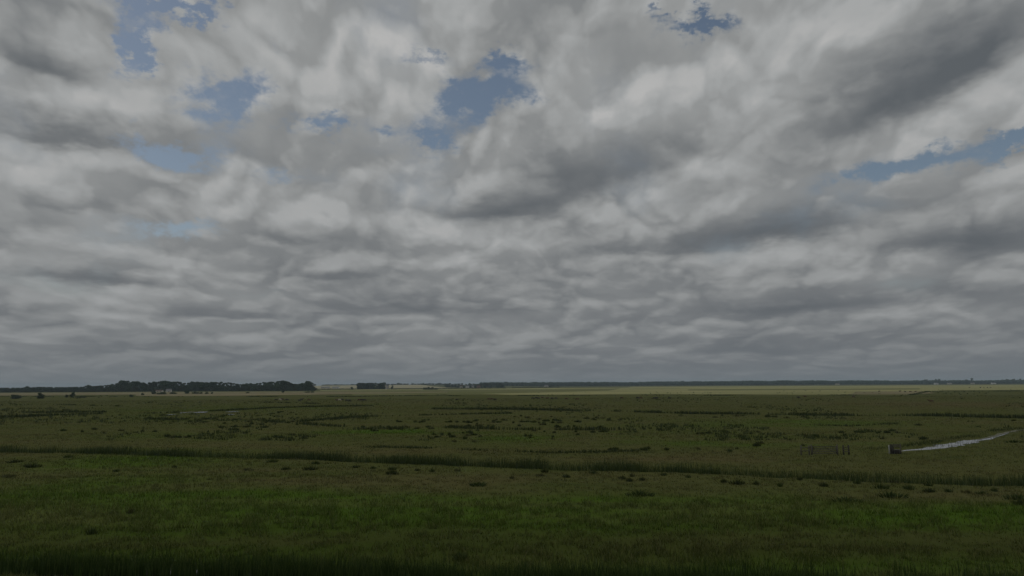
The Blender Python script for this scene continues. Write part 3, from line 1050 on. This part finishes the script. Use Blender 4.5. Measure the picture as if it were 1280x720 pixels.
# ------------------------------------------------------------------ buildings far away
def box_np(x0, x1, y0, y1, z0, z1):
    V = np.array([(x, y, z) for z in (z0, z1) for y in (y0, y1) for x in (x0, x1)], float)
    Fc = np.array([(0, 2, 3, 1), (4, 5, 7, 6), (0, 1, 5, 4), (2, 6, 7, 3), (0, 4, 6, 2), (1, 3, 7, 5)])
    return V, Fc


def merge(parts):
    Vs, Fs, k = [], [], 0
    for v, f in parts:
        Vs.append(v); Fs.append(f + k); k += len(v)
    return np.concatenate(Vs), np.concatenate(Fs)


def boxes(name, lst, mat, parent=None):
    v, f = merge([box_np(*b) for b in lst])
    return newobj(name, mesh_np(name, v, f, mat), parent)


def gable(name, w, d, z0, z1, ov, mat, parent):
    """a pitched roof with real thickness, ridge along x"""
    x0, x1, y0, y1 = -w / 2 - ov, w / 2 + ov, -d / 2 - ov, d / 2 + ov
    V = []
    for x in (x0, x1):
        V += [(x, y0, z0), (x, 0, z1), (x, y1, z0), (x, y1, z0 - .25), (x, 0, z1 - .3), (x, y0, z0 - .25)]
    Fc = []
    for i in range(6):
        j = (i + 1) % 6
        Fc.append((i, j, j + 6, i + 6))
    V = np.array(V, float)
    me = bpy.data.meshes.new(name); me.from_pydata([tuple(v) for v in V], [], Fc + [(0, 5, 4, 1), (1, 4, 3, 2), (6, 7, 10, 11), (7, 8, 9, 10)])
    me.materials.append(mat); me.update()
    return newobj(name, me, parent)


M_WHITE = mat_plain('white_render', (.74, .73, .70), .8, .08)
M_CREAM = mat_plain('pale_render', (.50, .47, .40), .8, .12)
M_BRICK = mat_plain('brick_wall', (.26, .14, .10), .85, .2)
M_ROOF = mat_plain('roof_tiles', (.10, .065, .05), .85, .25)
M_SLATE = mat_plain('slate_roof', (.13, .13, .14), .7, .2)
M_GLASS = mat_plain('window_glass', (.03, .035, .04), .15, .1, spec=.5)


def house(px, D, w, d, hw, hr, wallm, roofm, label, cat='house', name='house', rz=0, wins=3, chim=True):
    p = at_dist(px, D)
    root = empty(name, (p.x, p.y, Hs(p.x, p.y)), rz)
    # walls with a gable, closed
    V = [(x, y, z) for x in (-w / 2, w / 2) for (y, z) in ((-d / 2, -.3), (-d / 2, hw), (0, hw + hr - .25), (d / 2, hw), (d / 2, -.3))]
    me = bpy.data.meshes.new('wall')
    me.from_pydata(V, [], [(0, 1, 2, 3, 4), (9, 8, 7, 6, 5), (0, 5, 6, 1), (3, 8, 9, 4)])
    me.materials.append(wallm); me.update()
    newobj('wall', me, root)
    r = gable('roof', w, d, hw, hw + hr, .35, roofm, root)
    if chim: boxes('chimney', [(w * .3, w * .3 + .8, -.4, .4, hw + hr * .6, hw + hr + .9)], M_BRICK, r)
    for i in range(wins):
        x = -w / 2 + w * (i + .5) / wins
        for z in ((.9, 3.4) if hw > 4.5 else (.9,)):
            f = boxes('window', [(x - .6, x + .6, -d / 2 - .05, -d / 2 + .05, z, z + 1.25)], M_WHITE, root)
            boxes('pane', [(x - .5, x + .5, -d / 2 - .07, -d / 2 - .052, z + .1, z + 1.15)], M_GLASS, f)
    boxes('door', [(-w * .02, -w * .02 + 1.0, -d / 2 - .06, -d / 2 + .02, 0, 2.1)], M_DARKW, root)
    return tag(root, label, cat)


house(211.5, 1270, 8.5, 7, 3.4, 2.6, M_CREAM, M_SLATE, 'pale cream farm building half hidden by bushes below the left wood', 'farm building', 'farm_building', .2, 2, False)
house(199, 1290, 14, 8, 2.4, 1.8, M_CREAM, M_ROOF, 'long low pale shed left of the cream farm building', 'shed', 'farm_shed', .05, 3, False)
house(484, 1880, 7, 7, 8.0, 4.0, M_CREAM, M_SLATE, 'tall narrow pale building at the right end of the small grove', 'farm building', 'farm_building', .7, 2, False)
house(407, 2450, 30, 12, 3.6, 3, M_CREAM, M_SLATE, 'pale greenhouse-like shed just right of the left wood', 'shed', 'farm_shed', .1, 5, False)
house(420, 2480, 24, 12, 3.2, 3, M_WHITE, M_SLATE, 'white long shed beside the pale one right of the left wood', 'shed', 'farm_shed', -.1, 5, False)
for (px, D, w, wm, rm, lb) in [(577, 2350, 12, M_CREAM, M_ROOF, 'cream house, leftmost of the hamlet left of centre'),
                               (584, 2400, 14, M_WHITE, M_SLATE, 'white house, second of the hamlet left of centre'),
                               (591, 2380, 12, M_CREAM, M_SLATE, 'pale slate-roofed house, third of the hamlet left of centre'),
                               (598, 2420, 13, M_BRICK, M_ROOF, 'brick house, last of the hamlet left of centre'),
                               (683, 2900, 16, M_CREAM, M_SLATE, 'pale house in front of the tree belt right of centre'),
                               (1170.3, 3300, 17, M_WHITE, M_SLATE, 'white house gable at the foot of the tallest trees on the right horizon'),
                               (1187, 3350, 22, M_CREAM, M_SLATE, 'cream long house between two trees on the right horizon'),
                               (1216, 3380, 15, M_CREAM, M_ROOF, 'cream red-roofed house behind the spiky tree on the right horizon'),
                               (1242, 3300, 22, M_WHITE, M_SLATE, 'white house farthest right on the horizon'),
                               (1047, 3500, 18, M_CREAM, M_ROOF, 'pale cottage in the tree belt right of centre')]:
    house(px, D, w, 8, 5.2, 3.2, wm, rm, lb, rz=rnd.uniform(-.4, .4))

# ------------------------------------------------------------------ trees right of the wood
GG = 'trees of the small dark grove left of centre'
px = 448.0
while px < 480:
    D = 1850 + rnd.uniform(-15, 25)
    h = hgt_for(px, 478.6 + rnd.uniform(-.3, .5), D)
    tree(px, D, h, 15, 'dark tree in the dense little grove left of the tall pale building', GG)
    px += 3.0
tree(480.5, 1860, hgt_for(480.5, 477.9, 1860), 12, 'tallest tree at the right end of the little grove', prot=1)
tree(490, 1870, hgt_for(490, 480.3, 1870), 10, 'tree just right of the tall pale building', prot=3)
bush(440, 487.0, 5, 3.5, 'round bush left of the little grove at the foot of the yellow field', 2)
for (p, w, h_) in [(531, 5, 2.6), (535, 6, 3.6), (540, 6, 3.2), (545, 5, 2.2)]:
    bush(p, 486.9, w, h_, 'dark bush in the clump standing before the yellow field left of centre', 1)['group'] = 'clump of bushes before the yellow field'


def hedge(P0, P1, h, thick, label, name='hedge', n=None, mat=None):
    """field hedge: leafy band between two pixels' ground points, one thing"""
    a = gnd(*P0); b = gnd(*P1); L = (b - a).length
    D = (a.y + b.y) / 2
    n = n or int(L * 5)
    t = nprng.random(n); s = t * L
    hh = h * (.55 + .75 * fbm(s / 14, s * 0, 7, 3))
    z = nprng.random(n) ** .7 * hh
    o = nprng.normal(0, thick * .4, n)
    d = (b - a) / L
    x = a.x + d.x * s - d.y * o; y = a.y + d.y * s + d.x * o
    p = np.stack([x, y, H(x, y) + z], 1)
    q = (.45 + D * .00022) * nprng.uniform(.6, 1.4, n)[:, None]
    nn = nprng.normal(size=(n, 3)); nn /= np.linalg.norm(nn, axis=1)[:, None]
    t1 = np.cross(nn, nprng.normal(size=(n, 3))); t1 /= np.linalg.norm(t1, axis=1)[:, None]
    t2 = np.cross(nn, t1)
    V = np.stack([p - t1 * q, p - t2 * q * .6, p + t1 * q, p + t2 * q * .6], 1).reshape(-1, 3)
    o = newobj(name, mesh_np(name, V, np.arange(4 * n).reshape(n, 4), mat or M_LEAF3))
    return tag(o, label, 'hedge')


hedge((402, 487.2), (445, 486.8), 2.6, 3, 'low dark hedge along the foot of the yellow field beside the left wood')
hedge((484, 486.9), (566, 486.3), 2.4, 3, 'low dark hedge along the foot of the yellow field right of the grove')
hedge((566, 486.2), (632, 485.6), 2.6, 4, 'low hedge in front of the hamlet left of centre')
hedge((640, 485.0), (700, 484.4), 2.2, 4, 'short low hedge right of the hamlet')

px = 558.0
while px < 632:
    D = 2650 + rnd.uniform(-60, 60)
    top = 479.6 if px < 575 else (479.6 if px < 600 else 479.3)
    tree(px, D, hgt_for(px, top + rnd.uniform(-.5, .8), D), rnd.uniform(15, 24), 'dark tree around and behind the hamlet left of centre', 'trees around the hamlet')
    px += rnd.uniform(3.2, 5)
for (p, D) in [(572, 2250), (580, 2280), (588, 2300), (594.5, 2260), (606, 2300), (614, 2250), (622, 2300), (627, 2280), (676, 2800), (688, 2780)]:
    tree(p, D, rnd.uniform(6, 9.5), rnd.uniform(9, 13), 'small garden tree in front of the hamlet and its belt of trees', 'small garden trees by the hamlet')

# trees on the skyline of the yellow field
for k in range(40):
    p = 402 + 158 * (k + rnd.random() * .9) / 40
    D = 3750 + rnd.uniform(-40, 40)
    pz = at_dist(p, D)
    hh = rnd.uniform(3.5, 7) * (1.0 if p < 490 else 1.6)
    tree(p, D, hh, rnd.uniform(20, 38), 'small far tree on the skyline above the yellow field', 'skyline trees above the yellow field')


# far-off woods that read as one mass
def wood_mass(px0, px1, D, top_fn, label, depth=120, seed=1, step=7.0):
    g = np.random.default_rng(seed)
    a = at_dist(px0, D); b = at_dist(px1, D)
    L = b.x - a.x
    Vs = []
    s = 0.0
    while s < L:
        x = a.x + s
        px = px0 + (px1 - px0) * s / L
        for r_ in range(3):
            yy = D + r_ * depth / 3 + g.uniform(-10, 10)
            h = (hgt_for(px, top_fn(px), D)) * (g.uniform(.62, .86) if r_ == 0 else g.uniform(.86, 1.03))
            w = g.uniform(8, 15)
            m = 110
            d = g.normal(size=(m, 3)); d /= np.linalg.norm(d, axis=1)[:, None]
            p = np.array([x + g.uniform(-3, 3), yy, h * .52]) + d * np.array([w * .62, w * .5, h * .48]) * (g.random(m) ** .3)[:, None]
            n = d + g.normal(0, .5, (m, 3)); n /= np.linalg.norm(n, axis=1)[:, None]
            t = np.cross(n, g.normal(size=(m, 3))); t /= np.linalg.norm(t, axis=1)[:, None]
            bb = np.cross(n, t); q = 2.9 * g.uniform(.6, 1.4, m)[:, None]
            Vs.append(np.stack([p - t * q, p - bb * q * .7, p + t * q, p + bb * q * .7], 1))
        s += step * g.uniform(.6, 1.2)
    V = np.concatenate(Vs).reshape(-1, 3)
    V[:, 2] = np.maximum(V[:, 2], -.2)
    o = newobj('distant_wood', mesh_np('distant_wood', V, np.arange(len(V)).reshape(-1, 4), M_LEAF))
    return tag(o, label, 'wood', kind='stuff')


def lerp_top(pts, bump=.35, seed=0):
    def f(px):
        y = pts[0][1] if px <= pts[0][0] else pts[-1][1]
        for (a, ya), (b, yb) in zip(pts[:-1], pts[1:]):
            if a <= px <= b: y = ya + (yb - ya) * (px - a) / (b - a)
        return y + (float(fbm(np.array([px / 5.0]), np.array([seed + .5]), 61, 3)[0]) - .5) * 2 * bump
    return f


wood_mass(600, 760, 3500, lerp_top([(600, 477.6), (625, 477.4), (660, 477.6), (720, 477.2), (760, 477.4)]), 'far tree belt closing the horizon right of the hamlet', seed=3)
wood_mass(755, 1145, 3700, lerp_top([(755, 477.4), (800, 477.5), (825, 476.6), (860, 476.5), (880, 476), (900, 476.4), (925, 475.9), (955, 475.3), (970, 476.1), (980, 474.8),
                                    (990, 474.9), (1003, 476), (1010, 475.2), (1035, 475.0), (1050, 476.3), (1060, 475.2), (1080, 475.4), (1100, 475.3), (1145, 475.9)], .5, 4),
          'long even tree belt on the horizon right of centre', seed=4)
wood_mass(1140, 1330, 3600, lerp_top([(1140, 475.8), (1155, 475), (1185, 475.5), (1200, 475), (1240, 475.2), (1260, 474.8), (1280, 474.5), (1330, 474.6)], .5, 7),
          'tree belt behind the white houses on the right horizon', seed=5)
for (p, t, w, lb) in [(1170, 473.9, 22, 'rounded tree above the white house gable on the right horizon'),
                      (1158, 474.4, 26, 'broad tree left of the white house gable on the right horizon'),
                      (1174.5, 473.7, 18, 'tree close right of the one above the white house gable'),
                      (1215.5, 472.6, 17, 'tallest pointed tree of the right horizon'),
                      (1209, 474.5, 24, 'broad tree at the left foot of the tallest pointed tree on the right'),
                      (1260, 473.9, 24, 'broad tree near the right edge of the horizon, left of three'),
                      (1268, 473.4, 26, 'broad tree near the right edge of the horizon, middle of three'),
                      (1277, 473.2, 24, 'tree on the horizon cut by the right edge')]:
    tree(p, 3450, hgt_for(p, t, 3450), w, lb)


# ------------------------------------------------------------------ pale fields far out (flat sheets)
def mat_field(name, c1, c2, sc=.01):
    m, nt, b = mat_new(name, 1, 0)
    geo = nt.nodes.new('ShaderNodeNewGeometry')
    x, y, z = sep(nt, geo.outputs['Position'])
    n = nz(nt, xyz(nt, x * .5, y, 0.0), sc, 4, .6)
    n2 = nz(nt, xyz(nt, x, y, 3.0), sc * 14, 4, .6)
    c = mixc(nt, n.ramp(.35, .65), c1, c2)
    c = mixc(nt, n2.ramp(.45, .8) * .45, c, tuple(v * .55 for v in c1))
    nt.links.new(c, b.inputs['Base Color'])
    return m


M_F1 = mat_field('sunlit_pale_pasture', (.17, .155, .085), (.25, .215, .13))  # pale pasture, with sunlight on the far strip put into the colour
M_F2 = mat_field('ripe_yellow_field', (.28, .26, .16), (.38, .34, .21), .006)
M_F3 = mat_field('sunlit_yellow_green_meadow', (.225, .225, .10), (.325, .31, .15))  # yellow-green grass, sunlit brightness of the strip painted into its colour
M_F4 = mat_field('olive_meadow', (.13, .14, .055), (.17, .17, .075))


def field(pts, mat, z=.05, lift=0):
    """flat field: polygon traced on the ground, cut into strips so it can follow the land"""
    V = []
    up = [gnd(*p) for p in pts]
    me = bpy.data.meshes.new('field')
    bm = bmesh.new()
    vs_ = [bm.verts.new((v.x, v.y, 0)) for v in up]
    bm.faces.new(vs_)
    bm.normal_update()
    bmesh.ops.triangulate(bm, faces=bm.faces)
    for v in bm.verts: v.co.z = Hs(v.co.x, v.co.y) * 0 + z
    bm.to_mesh(me); bm.free()
    me.materials.append(mat)
    return tag(newobj('field', me), kind='structure')


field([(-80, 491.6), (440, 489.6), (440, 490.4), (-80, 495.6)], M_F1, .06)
field([(-80, 491.0), (440, 488.6), (440, 489.5), (-80, 491.5)], M_F4, .06)
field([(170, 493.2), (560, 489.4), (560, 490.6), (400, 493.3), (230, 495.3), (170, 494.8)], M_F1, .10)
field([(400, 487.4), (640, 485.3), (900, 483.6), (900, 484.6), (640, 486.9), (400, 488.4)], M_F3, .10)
field([(440, 488.6), (880, 485.0), (880, 490.8), (440, 494.4)], M_F4, .06)
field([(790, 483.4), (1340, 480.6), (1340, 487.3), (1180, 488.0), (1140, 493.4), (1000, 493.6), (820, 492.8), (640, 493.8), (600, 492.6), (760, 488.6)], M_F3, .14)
field([(860, 486.8), (1150, 485.6), (1150, 487.0), (1000, 487.6), (860, 488.2)], M_F4, .20)
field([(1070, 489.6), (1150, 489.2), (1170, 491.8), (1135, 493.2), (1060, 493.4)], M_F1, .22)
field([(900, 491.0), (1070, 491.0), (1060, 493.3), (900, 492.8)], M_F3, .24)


# ripe field on the rising ground follows the terrain
def slope_field():
    xs2 = np.linspace(-1400, -190, 90); ys2 = np.linspace(2300, 3700, 70)
    A, B = np.meshgrid(xs2, ys2)
    A = A + (B - 2300) * -.22
    z = H(A.ravel(), B.ravel()) + .5
    i = np.arange(90 * 70).reshape(70, 90)
    Fq = np.stack([i[:-1, :-1].ravel(), i[:-1, 1:].ravel(), i[1:, 1:].ravel(), i[1:, :-1].ravel()], 1)
    tag(newobj('field', mesh_np('field', np.stack([A.ravel(), B.ravel(), z], 1), Fq, M_F2, True)), kind='structure')


slope_field()


# ------------------------------------------------------------------ cattle
def cow_mesh(graze, mat):
    """one skinned surface: trunk, neck, head, ears, tail and jointed legs; faces +x, 1.4 m at the withers"""
    P, Rr, Ed = [], [], []

    def add(p, r, par=None):
        P.append(p); Rr.append(r); i = len(P) - 1
        if par is not None: Ed.append((par, i))
        return i
    pel = add((-.62, 0, 1.12), (.27, .31))
    belly = add((-.10, 0, 1.02), (.33, .36), pel)
    chest = add((.45, 0, 1.04), (.27, .34), belly)
    neck0 = add((.78, 0, 1.18), (.16, .22), chest)
    if graze:
        n1 = add((1.02, 0, .86), (.11, .15), neck0); n2 = add((1.18, 0, .50), (.10, .13), n1); hd = add((1.26, 0, .30), (.10, .12), n2); mz = add((1.34, 0, .07), (.07, .075), hd)
    else:
        n1 = add((1.02, 0, 1.36), (.11, .16), neck0); hd = add((1.22, 0, 1.50), (.10, .13), n1); mz = add((1.52, 0, 1.32), (.07, .08), hd)
    for s in (-1, 1):
        h = P[hd]; add((h[0] - .06, s * .22, h[2] + .03), (.035, .05), hd)
    t = add((-.93, 0, 1.30), (.06, .06), pel); t2 = add((-1.02, 0, .85), (.025, .025), t); add((-1.0, 0, .5), (.05, .05), t2)
    for s in (-1, 1):
        a = add((.48, s * .18, .72), (.11, .12), chest); b = add((.50, s * .18, .40), (.06, .065), a); add((.50, s * .18, .02), (.06, .06), b)
        a = add((-.62, s * .20, .80), (.15, .18), pel); b = add((-.82, s * .20, .50), (.065, .075), a); add((-.74, s * .20, .02), (.06, .06), b)
    me = bpy.data.meshes.new('cow'); me.from_pydata(P, Ed, [])
    o = bpy.data.objects.new('cow_tmp', me); COL.objects.link(o)
    o.modifiers.new('s', 'SKIN'); su = o.modifiers.new('u', 'SUBSURF'); su.levels = 1
    sv = me.skin_vertices[0].data
    for i, r in enumerate(Rr): sv[i].radius = r
    sv[0].use_root = True
    dg = bpy.context.evaluated_depsgraph_get()
    m2 = bpy.data.meshes.new_from_object(o.evaluated_get(dg))
    bpy.data.objects.remove(o)
    m2.materials.clear(); m2.materials.append(mat)
    for p in m2.polygons: p.use_smooth = True
    m2.name = 'cow'
    return m2


M_CBLK = mat_plain('black_hide', (.018, .016, .015), .6, .3)
M_CBRN = mat_plain('brown_hide', (.070, .035, .018), .6, .3)
M_CPAL = mat_plain('cream_hide', (.42, .37, .29), .6, .15)
COWS = {(g, c): cow_mesh(g, m) for g in (0, 1) for c, m in (('black', M_CBLK), ('dark brown', M_CBRN), ('cream', M_CPAL))}
HERDS = [
    ('herd below the left wood', [(345, 501.3, 'black'), (350, 501, 'cream'), (353, 500.6, 'dark brown'), (358.5, 501.3, 'black'), (374.5, 502, 'black'), (377, 500.8, 'black'), (386, 501.3, 'dark brown')]),
    ('herd below the little grove', [(421, 501.6, 'dark brown'), (424.5, 501.4, 'cream'), (427.5, 501.3, 'black'), (433.5, 502.4, 'black'), (437, 502.2, 'black'), (449, 501.5, 'dark brown'), (452, 501.3, 'black'), (455.5, 501.6, 'black')]),
    ('scattered cattle below the hamlet', [(571, 501, 'black'), (611, 500.3, 'dark brown'), (615, 500.3, 'dark brown'), (619, 501, 'black')]),
    ('central herd right of the middle', [(666, 499.3, 'black'), (670, 498.6, 'black'), (673, 499.4, 'black'), (678, 498.3, 'dark brown'), (684, 499.2, 'dark brown'), (690, 499.6, 'black'), (695, 499.2, 'black'), (722, 500.6, 'dark brown'), (708, 500, 'dark brown')]),
    ('small herd right of the central one', [(777, 498.9, 'dark brown'), (797, 498.7, 'black'), (801, 498.8, 'dark brown'), (818, 499.2, 'black'), (821, 499, 'black'), (837, 499.2, 'black')]),
    ('strays in the right-hand pasture', [(998, 498.6, 'black'), (1006.5, 497.3, 'dark brown'), (1067, 497.4, 'dark brown'), (1164, 503.8, 'dark brown')]),
    ('herd on the right-hand pale strip', [(1099, 490.2, 'dark brown'), (1125, 490, 'black'), (1131.5, 490.6, 'black'), (1138, 490.6, 'dark brown'), (1144.5, 490.6, 'dark brown')]),
    ('farthest herd on the yellow meadow', [(1212, 485.1, 'dark brown'), (1225.5, 485.2, 'black'), (1230, 485.2, 'black'), (1234.5, 485.0, 'dark brown'), (1238.5, 485.2, 'black')])]
ORD = ['first', 'second', 'third', 'fourth', 'fifth', 'sixth', 'seventh', 'eighth', 'ninth']
for hn, lst in HERDS:
    for k, (px, py, c) in enumerate(sorted(lst)):
        gz = rnd.random() < .7
        g = gnd(px, py, 0)
        o = newobj('cow', COWS[(int(gz), c)])
        o.location = (g.x, g.y, Hs(g.x, g.y))
        o.rotation_euler = (0, 0, rnd.choice((0, math.pi)) + rnd.uniform(-.6, .6))
        s = rnd.uniform(.95, 1.1); o.scale = (s, s, s)
        tag(o, f'{c} cow, {ORD[k]} from the left in the {hn}', 'cow', 'cattle grazing on the marsh')


# ------------------------------------------------------------------ timber: gate, fences, sluice
def post_box(name, x, y, w, h, mat, parent, lean=0.0):
    v, f = box_np(-w / 2, w / 2, -w / 2, w / 2, -.4, h)
    v[4:, :2] *= .88
    v[:, 0] += v[:, 2] * lean
    o = newobj(name, mesh_np(name, v, f, mat), parent)
    o.location = (x, y, 0)
    return o


def bar(x0, x1, y, z0, z1, t=.045, h=.075):
    v, f = box_np(0, 1, y - t / 2, y + t / 2, -h / 2, h / 2)
    v = v.copy(); k = v[:, 0].copy()
    v[:, 0] = x0 + (x1 - x0) * k; v[:, 2] += z0 + (z1 - z0) * k
    return v, f


gp = gnd(1025, 568.5)
Dg = gp.y
gx = lambda px: at_dist(px, Dg).x - gp.x
gz0 = Hs(gp.x, gp.y)
gate = empty('field_gate', (gp.x, gp.y, gz0))
a, b = gx(1009), gx(1041)
v, f = merge([bar(a + .12, b - .12, -.02, z, z, .04, .085) for z in (.22, .45, .68, .91, 1.14)])
leaf = newobj('bars', mesh_np('bars', v, f, M_OLD), gate)
v, f = merge([box_np(a + .10, a + .20, .003, .055, .12, 1.24), box_np(b - .20, b - .10, .003, .055, .12, 1.2), bar(a + .2, (a + b) / 2, .03, .2, 1.12, .05, .07), bar((a + b) / 2, b - .2, .03, 1.12, .2, .05, .07)])
newobj('frame', mesh_np('frame', v, f, M_OLD), gate)
post_box('post', a, 0, .17, 1.42, M_OLD, gate, .01); post_box('post', b, 0, .17, 1.42, M_OLD, gate, -.01)
tag(gate, 'weathered grey five-bar wooden field gate standing alone in the grass', 'gate')
for (p0, p1, lb, zs) in ((1048.5, 1055, 'short piece of weathered post and rail fence right of the field gate', (.45, .75, 1.05)),
                         (996, 1006, 'short faint piece of post and rail fence left of the field gate', (.55, 1.0))):
    a, b = gx(p0), gx(p1)
    fr = empty('rail_fence', (gp.x, gp.y, gz0))
    for x in (a, b): post_box('post', x, 0, .17, 1.32, M_OLD if p0 < 1000 else M_DARKW, fr, rnd.uniform(-.02, .02))
    for z in zs:
        v, f = bar(a - .1, b + .1, -.12, z, z + .02, .04, .09)
        newobj('rail', mesh_np('rail', v, f, M_OLD), fr)
    tag(fr, lb, 'fence')

sp = gnd(1112, 567.5); Ds = sp.y
sx = lambda px: at_dist(px, Ds).x - sp.x
sl = empty('sluice', (sp.x, sp.y, Hs(sp.x, sp.y)))
boxes('headwall', [(sx(1110), sx(1120), .25, .60, -.5, .50)], M_CONC, sl)
boxes('coping', [(sx(1110) - .04, sx(1120) + .04, .20, .65, .502, .58)], M_CONC, sl)
boxes('gate_board', [(sx(1112.5), sx(1117.5), .17, .235, -.5, .48)], M_DARKW, sl)
post_box('post', sx(1107.3), 0, .22, 1.38, M_DARKW, sl); post_box('post', sx(1110.2), .1, .14, 1.3, M_DARKW, sl)
post_box('post', sx(1119.5), .1, .14, 1.42, M_OLD, sl); post_box('post', sx(1105.3), .1, .10, 1.25, M_STEEL, sl)
v, f = merge([bar(sx(1110.2), sx(1119.5), .02, z, z, .04, .10) for z in (1.0, 1.18, 1.34)])
newobj('rail', mesh_np('rail', v, f, M_OLD), sl)
tag(sl, 'small concrete and timber sluice at the near end of the open water channel', 'sluice')

# ------------------------------------------------------------------ haze
hz = bpy.data.materials.new('haze'); hz.use_nodes = True
nt = hz.node_tree; nt.nodes.clear()
o_ = nt.nodes.new('ShaderNodeOutputMaterial'); pv = nt.nodes.new('ShaderNodeVolumePrincipled')
pv.inputs['Color'].default_value = (.72, .89, 1.0, 1); pv.inputs['Density'].default_value = 8e-5; pv.inputs['Anisotropy'].default_value = 0.0
nt.links.new(pv.outputs[0], o_.inputs['Volume'])
tag(boxes('haze', [(-9600, 9600, -9600, 9600, -3.0, 46)], hz), kind='stuff')
scene.cycles.volume_bounces = 0
scene.cycles.max_bounces = 6
scene.cycles.use_denoising = True
scene.cycles.denoiser = 'OPENIMAGEDENOISE'
scene.cycles.denoising_input_passes = 'RGB_ALBEDO_NORMAL'
